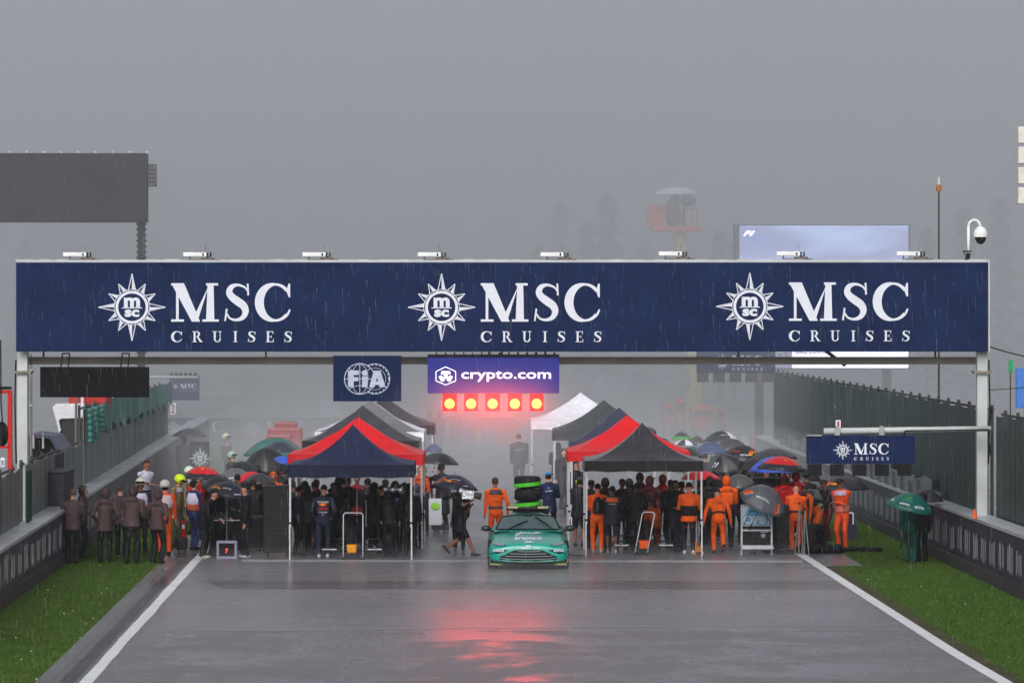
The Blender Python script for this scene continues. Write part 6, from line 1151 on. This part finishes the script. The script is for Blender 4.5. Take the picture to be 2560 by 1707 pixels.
for i, (px, D, hh, c, lab) in enumerate(((596, 104, 1.78, (34, 34, 38), 'dark figure under the extra black umbrella, left crowd'), (644, 103.5, 1.74, (30, 30, 34), 'dark figure under the dark grey umbrella by the cabinet'), (560, 103, 1.76, (36, 36, 40), 'dark figure in the thick of the left crowd'), (524, 104.5, 1.78, (40, 38, 42), 'dark figure behind the navy and white official'), (668, 105.5, 1.7, (28, 28, 32), 'dark figure behind the tall cabinet'),
  (1786, 105.5, 1.78, (30, 30, 34), 'dark figure under the black umbrella left of the orange hood'), (1862, 106.5, 1.8, (32, 32, 36), 'dark figure behind the plain wet grey umbrella'), (1885, 106, 1.76, (36, 34, 38), 'dark figure in the thick of the right crowd'), (1912, 107, 1.8, (30, 30, 34), 'dark figure left of the red rain jacket'), (1938, 105.8, 1.76, (34, 32, 36), 'dark figure close behind the red rain jacket'), (2016, 105, 1.78, (34, 32, 36), 'dark figure right of the bald mechanic'), (1765, 104, 1.74, (34, 32, 34), 'dark figure by the right rear leg of the right tent'), (1820, 110, 1.8, (38, 36, 40), 'dark figure under the grey striped umbrella, right side'), (1968, 106.5, 1.74, (36, 34, 38), 'dark figure behind the bald mechanic'))):
    person(lab, px, D, (180, 140, 210, 30, 160)[i % 5], c, (30, 30, 35), hh, head=('hood' if i % 2 else 'hair', c if i % 2 else (36, 30, 30)), bulk=1.15, coat=.14, vox=.022, arms=('work', 'front', 'cross', 'down')[i % 4], sk=(SK2, SK3)[i % 2])
cabinet('dark tyre rack behind the left crowd', 560, 640, 1262, 105.5, M_cab); cabinet('dark equipment rack behind the right crowd', 1960, 2040, 1262, 106.5, M_cab)
# ------------------------------------------------------------------ air: even haze round everything, denser rain mist farther off
def air(name, x0, x1, y0, y1, z0, z1, dens, col, label):
    o = MB().box(((x0+x1)/2, (y0+y1)/2, (z0+z1)/2), (x1-x0, y1-y0, z1-z0)).build(name, []); m = bpy.data.materials.new(name); m.use_nodes = True; t = m.node_tree; t.nodes.clear()
    v = t.nodes.new('ShaderNodeVolumePrincipled'); v.inputs['Color'].default_value = col+(1,); v.inputs['Density'].default_value = dens; v.inputs['Anisotropy'].default_value = .0
    ou = t.nodes.new('ShaderNodeOutputMaterial'); t.links.new(v.outputs[0], ou.inputs['Volume']); o.data.materials.append(m); tag(o, label, 'haze', kind='stuff'); return o
air('haze', -240, 240, -20, 520, -1, 62, .00022, (.86, .90, .99), 'thin rainy haze over the whole track')
air('rain_mist', -235, 235, 128, 512, -.5, 55, .0145, (.89, .93, 1.0), 'dense rain mist hiding the far end of the track')

o = MB().ell((0, 0, 0), (2.9, 1.6, 1.3), nu=32, nv=20).build('lamp_halo_mist', []); o.location = (gx(1233, 90.4), 90.4, gz(1018, 90.4)); m = bpy.data.materials.new('lamp_halo_mist'); m.use_nodes = True; t = m.node_tree; t.nodes.clear()  # mist pocket added round the lamps to carry their red halo
v = t.nodes.new('ShaderNodeVolumePrincipled'); v.inputs['Color'].default_value = (.93, .94, 1, 1); ou = t.nodes.new('ShaderNodeOutputMaterial'); tc = t.nodes.new('ShaderNodeTexCoord'); mp = t.nodes.new('ShaderNodeMapping'); mp.inputs['Scale'].default_value = (1/2.8, 1/1.5, 1/1.2); gr_ = t.nodes.new('ShaderNodeTexGradient'); gr_.gradient_type = 'QUADRATIC_SPHERE'; mm = t.nodes.new('ShaderNodeMath'); mm.operation = 'MULTIPLY'; mm.inputs[1].default_value = .5
t.links.new(tc.outputs['Object'], mp.inputs[0]); t.links.new(mp.outputs[0], gr_.inputs[0]); t.links.new(gr_.outputs['Fac'], mm.inputs[0]); t.links.new(mm.outputs[0], v.inputs['Density']); t.links.new(v.outputs[0], ou.inputs['Volume']); o.data.materials.append(m); tag(o, 'added mist pocket carrying the red halo of the start lights', 'haze', kind='stuff')
def spray(name, a0, a1, D0, D1, z1, dens, label):
    o = MB().add([(a+VX*D, D, z) for z in (.02, z1) for a, D in ((a0, D0), (a1, D0), (a1, D1), (a0, D1))], [(0, 3, 2, 1), (4, 5, 6, 7), (0, 1, 5, 4), (1, 2, 6, 5), (2, 3, 7, 6), (3, 0, 4, 7)]).build(name, []); m = bpy.data.materials.new(name); m.use_nodes = True; t = m.node_tree; t.nodes.clear()
    v = t.nodes.new('ShaderNodeVolumePrincipled'); v.inputs['Color'].default_value = (.93, .95, 1, 1); v.inputs['Density'].default_value = dens; ou = t.nodes.new('ShaderNodeOutputMaterial'); t.links.new(v.outputs[0], ou.inputs['Volume']); o.data.materials.append(m); tag(o, label, 'spray', kind='stuff')
spray('splash_mist', -5.3, 9.1, 60, 111.8, .30, .022, 'low veil of rain splashing off the wet road')
spray('far_spray', -8.0, 12.2, 112, 260, 2.2, .0185, 'spray hanging low over the far road')

# fine rain
n = 9000; rr = np.random.default_rng(3); D = 40+75*rr.random(n)**.7; x = (rr.random(n)*2-1)*D*.135; z = .1+13*rr.random(n); L_ = .10+.22*rr.random(n); wd = .0003+.0003*rr.random(n); sl = .05*L_
V = np.zeros((n, 3, 3)); V[:, 0] = np.c_[x-wd, D, z+L_]; V[:, 1] = np.c_[x+wd, D, z+L_]; V[:, 2] = np.c_[x+sl, D, z]
me = bpy.data.meshes.new('rain'); me.from_pydata(V.reshape(-1, 3).tolist(), [], np.arange(3*n).reshape(-1, 3).tolist()); me.materials.append(mat('rain_water', (.6, .62, .65), .3, var=.02)); o = bpy.data.objects.new('rain', me); COL.objects.link(o); tag(o, 'fine falling rain', 'rain', kind='stuff')
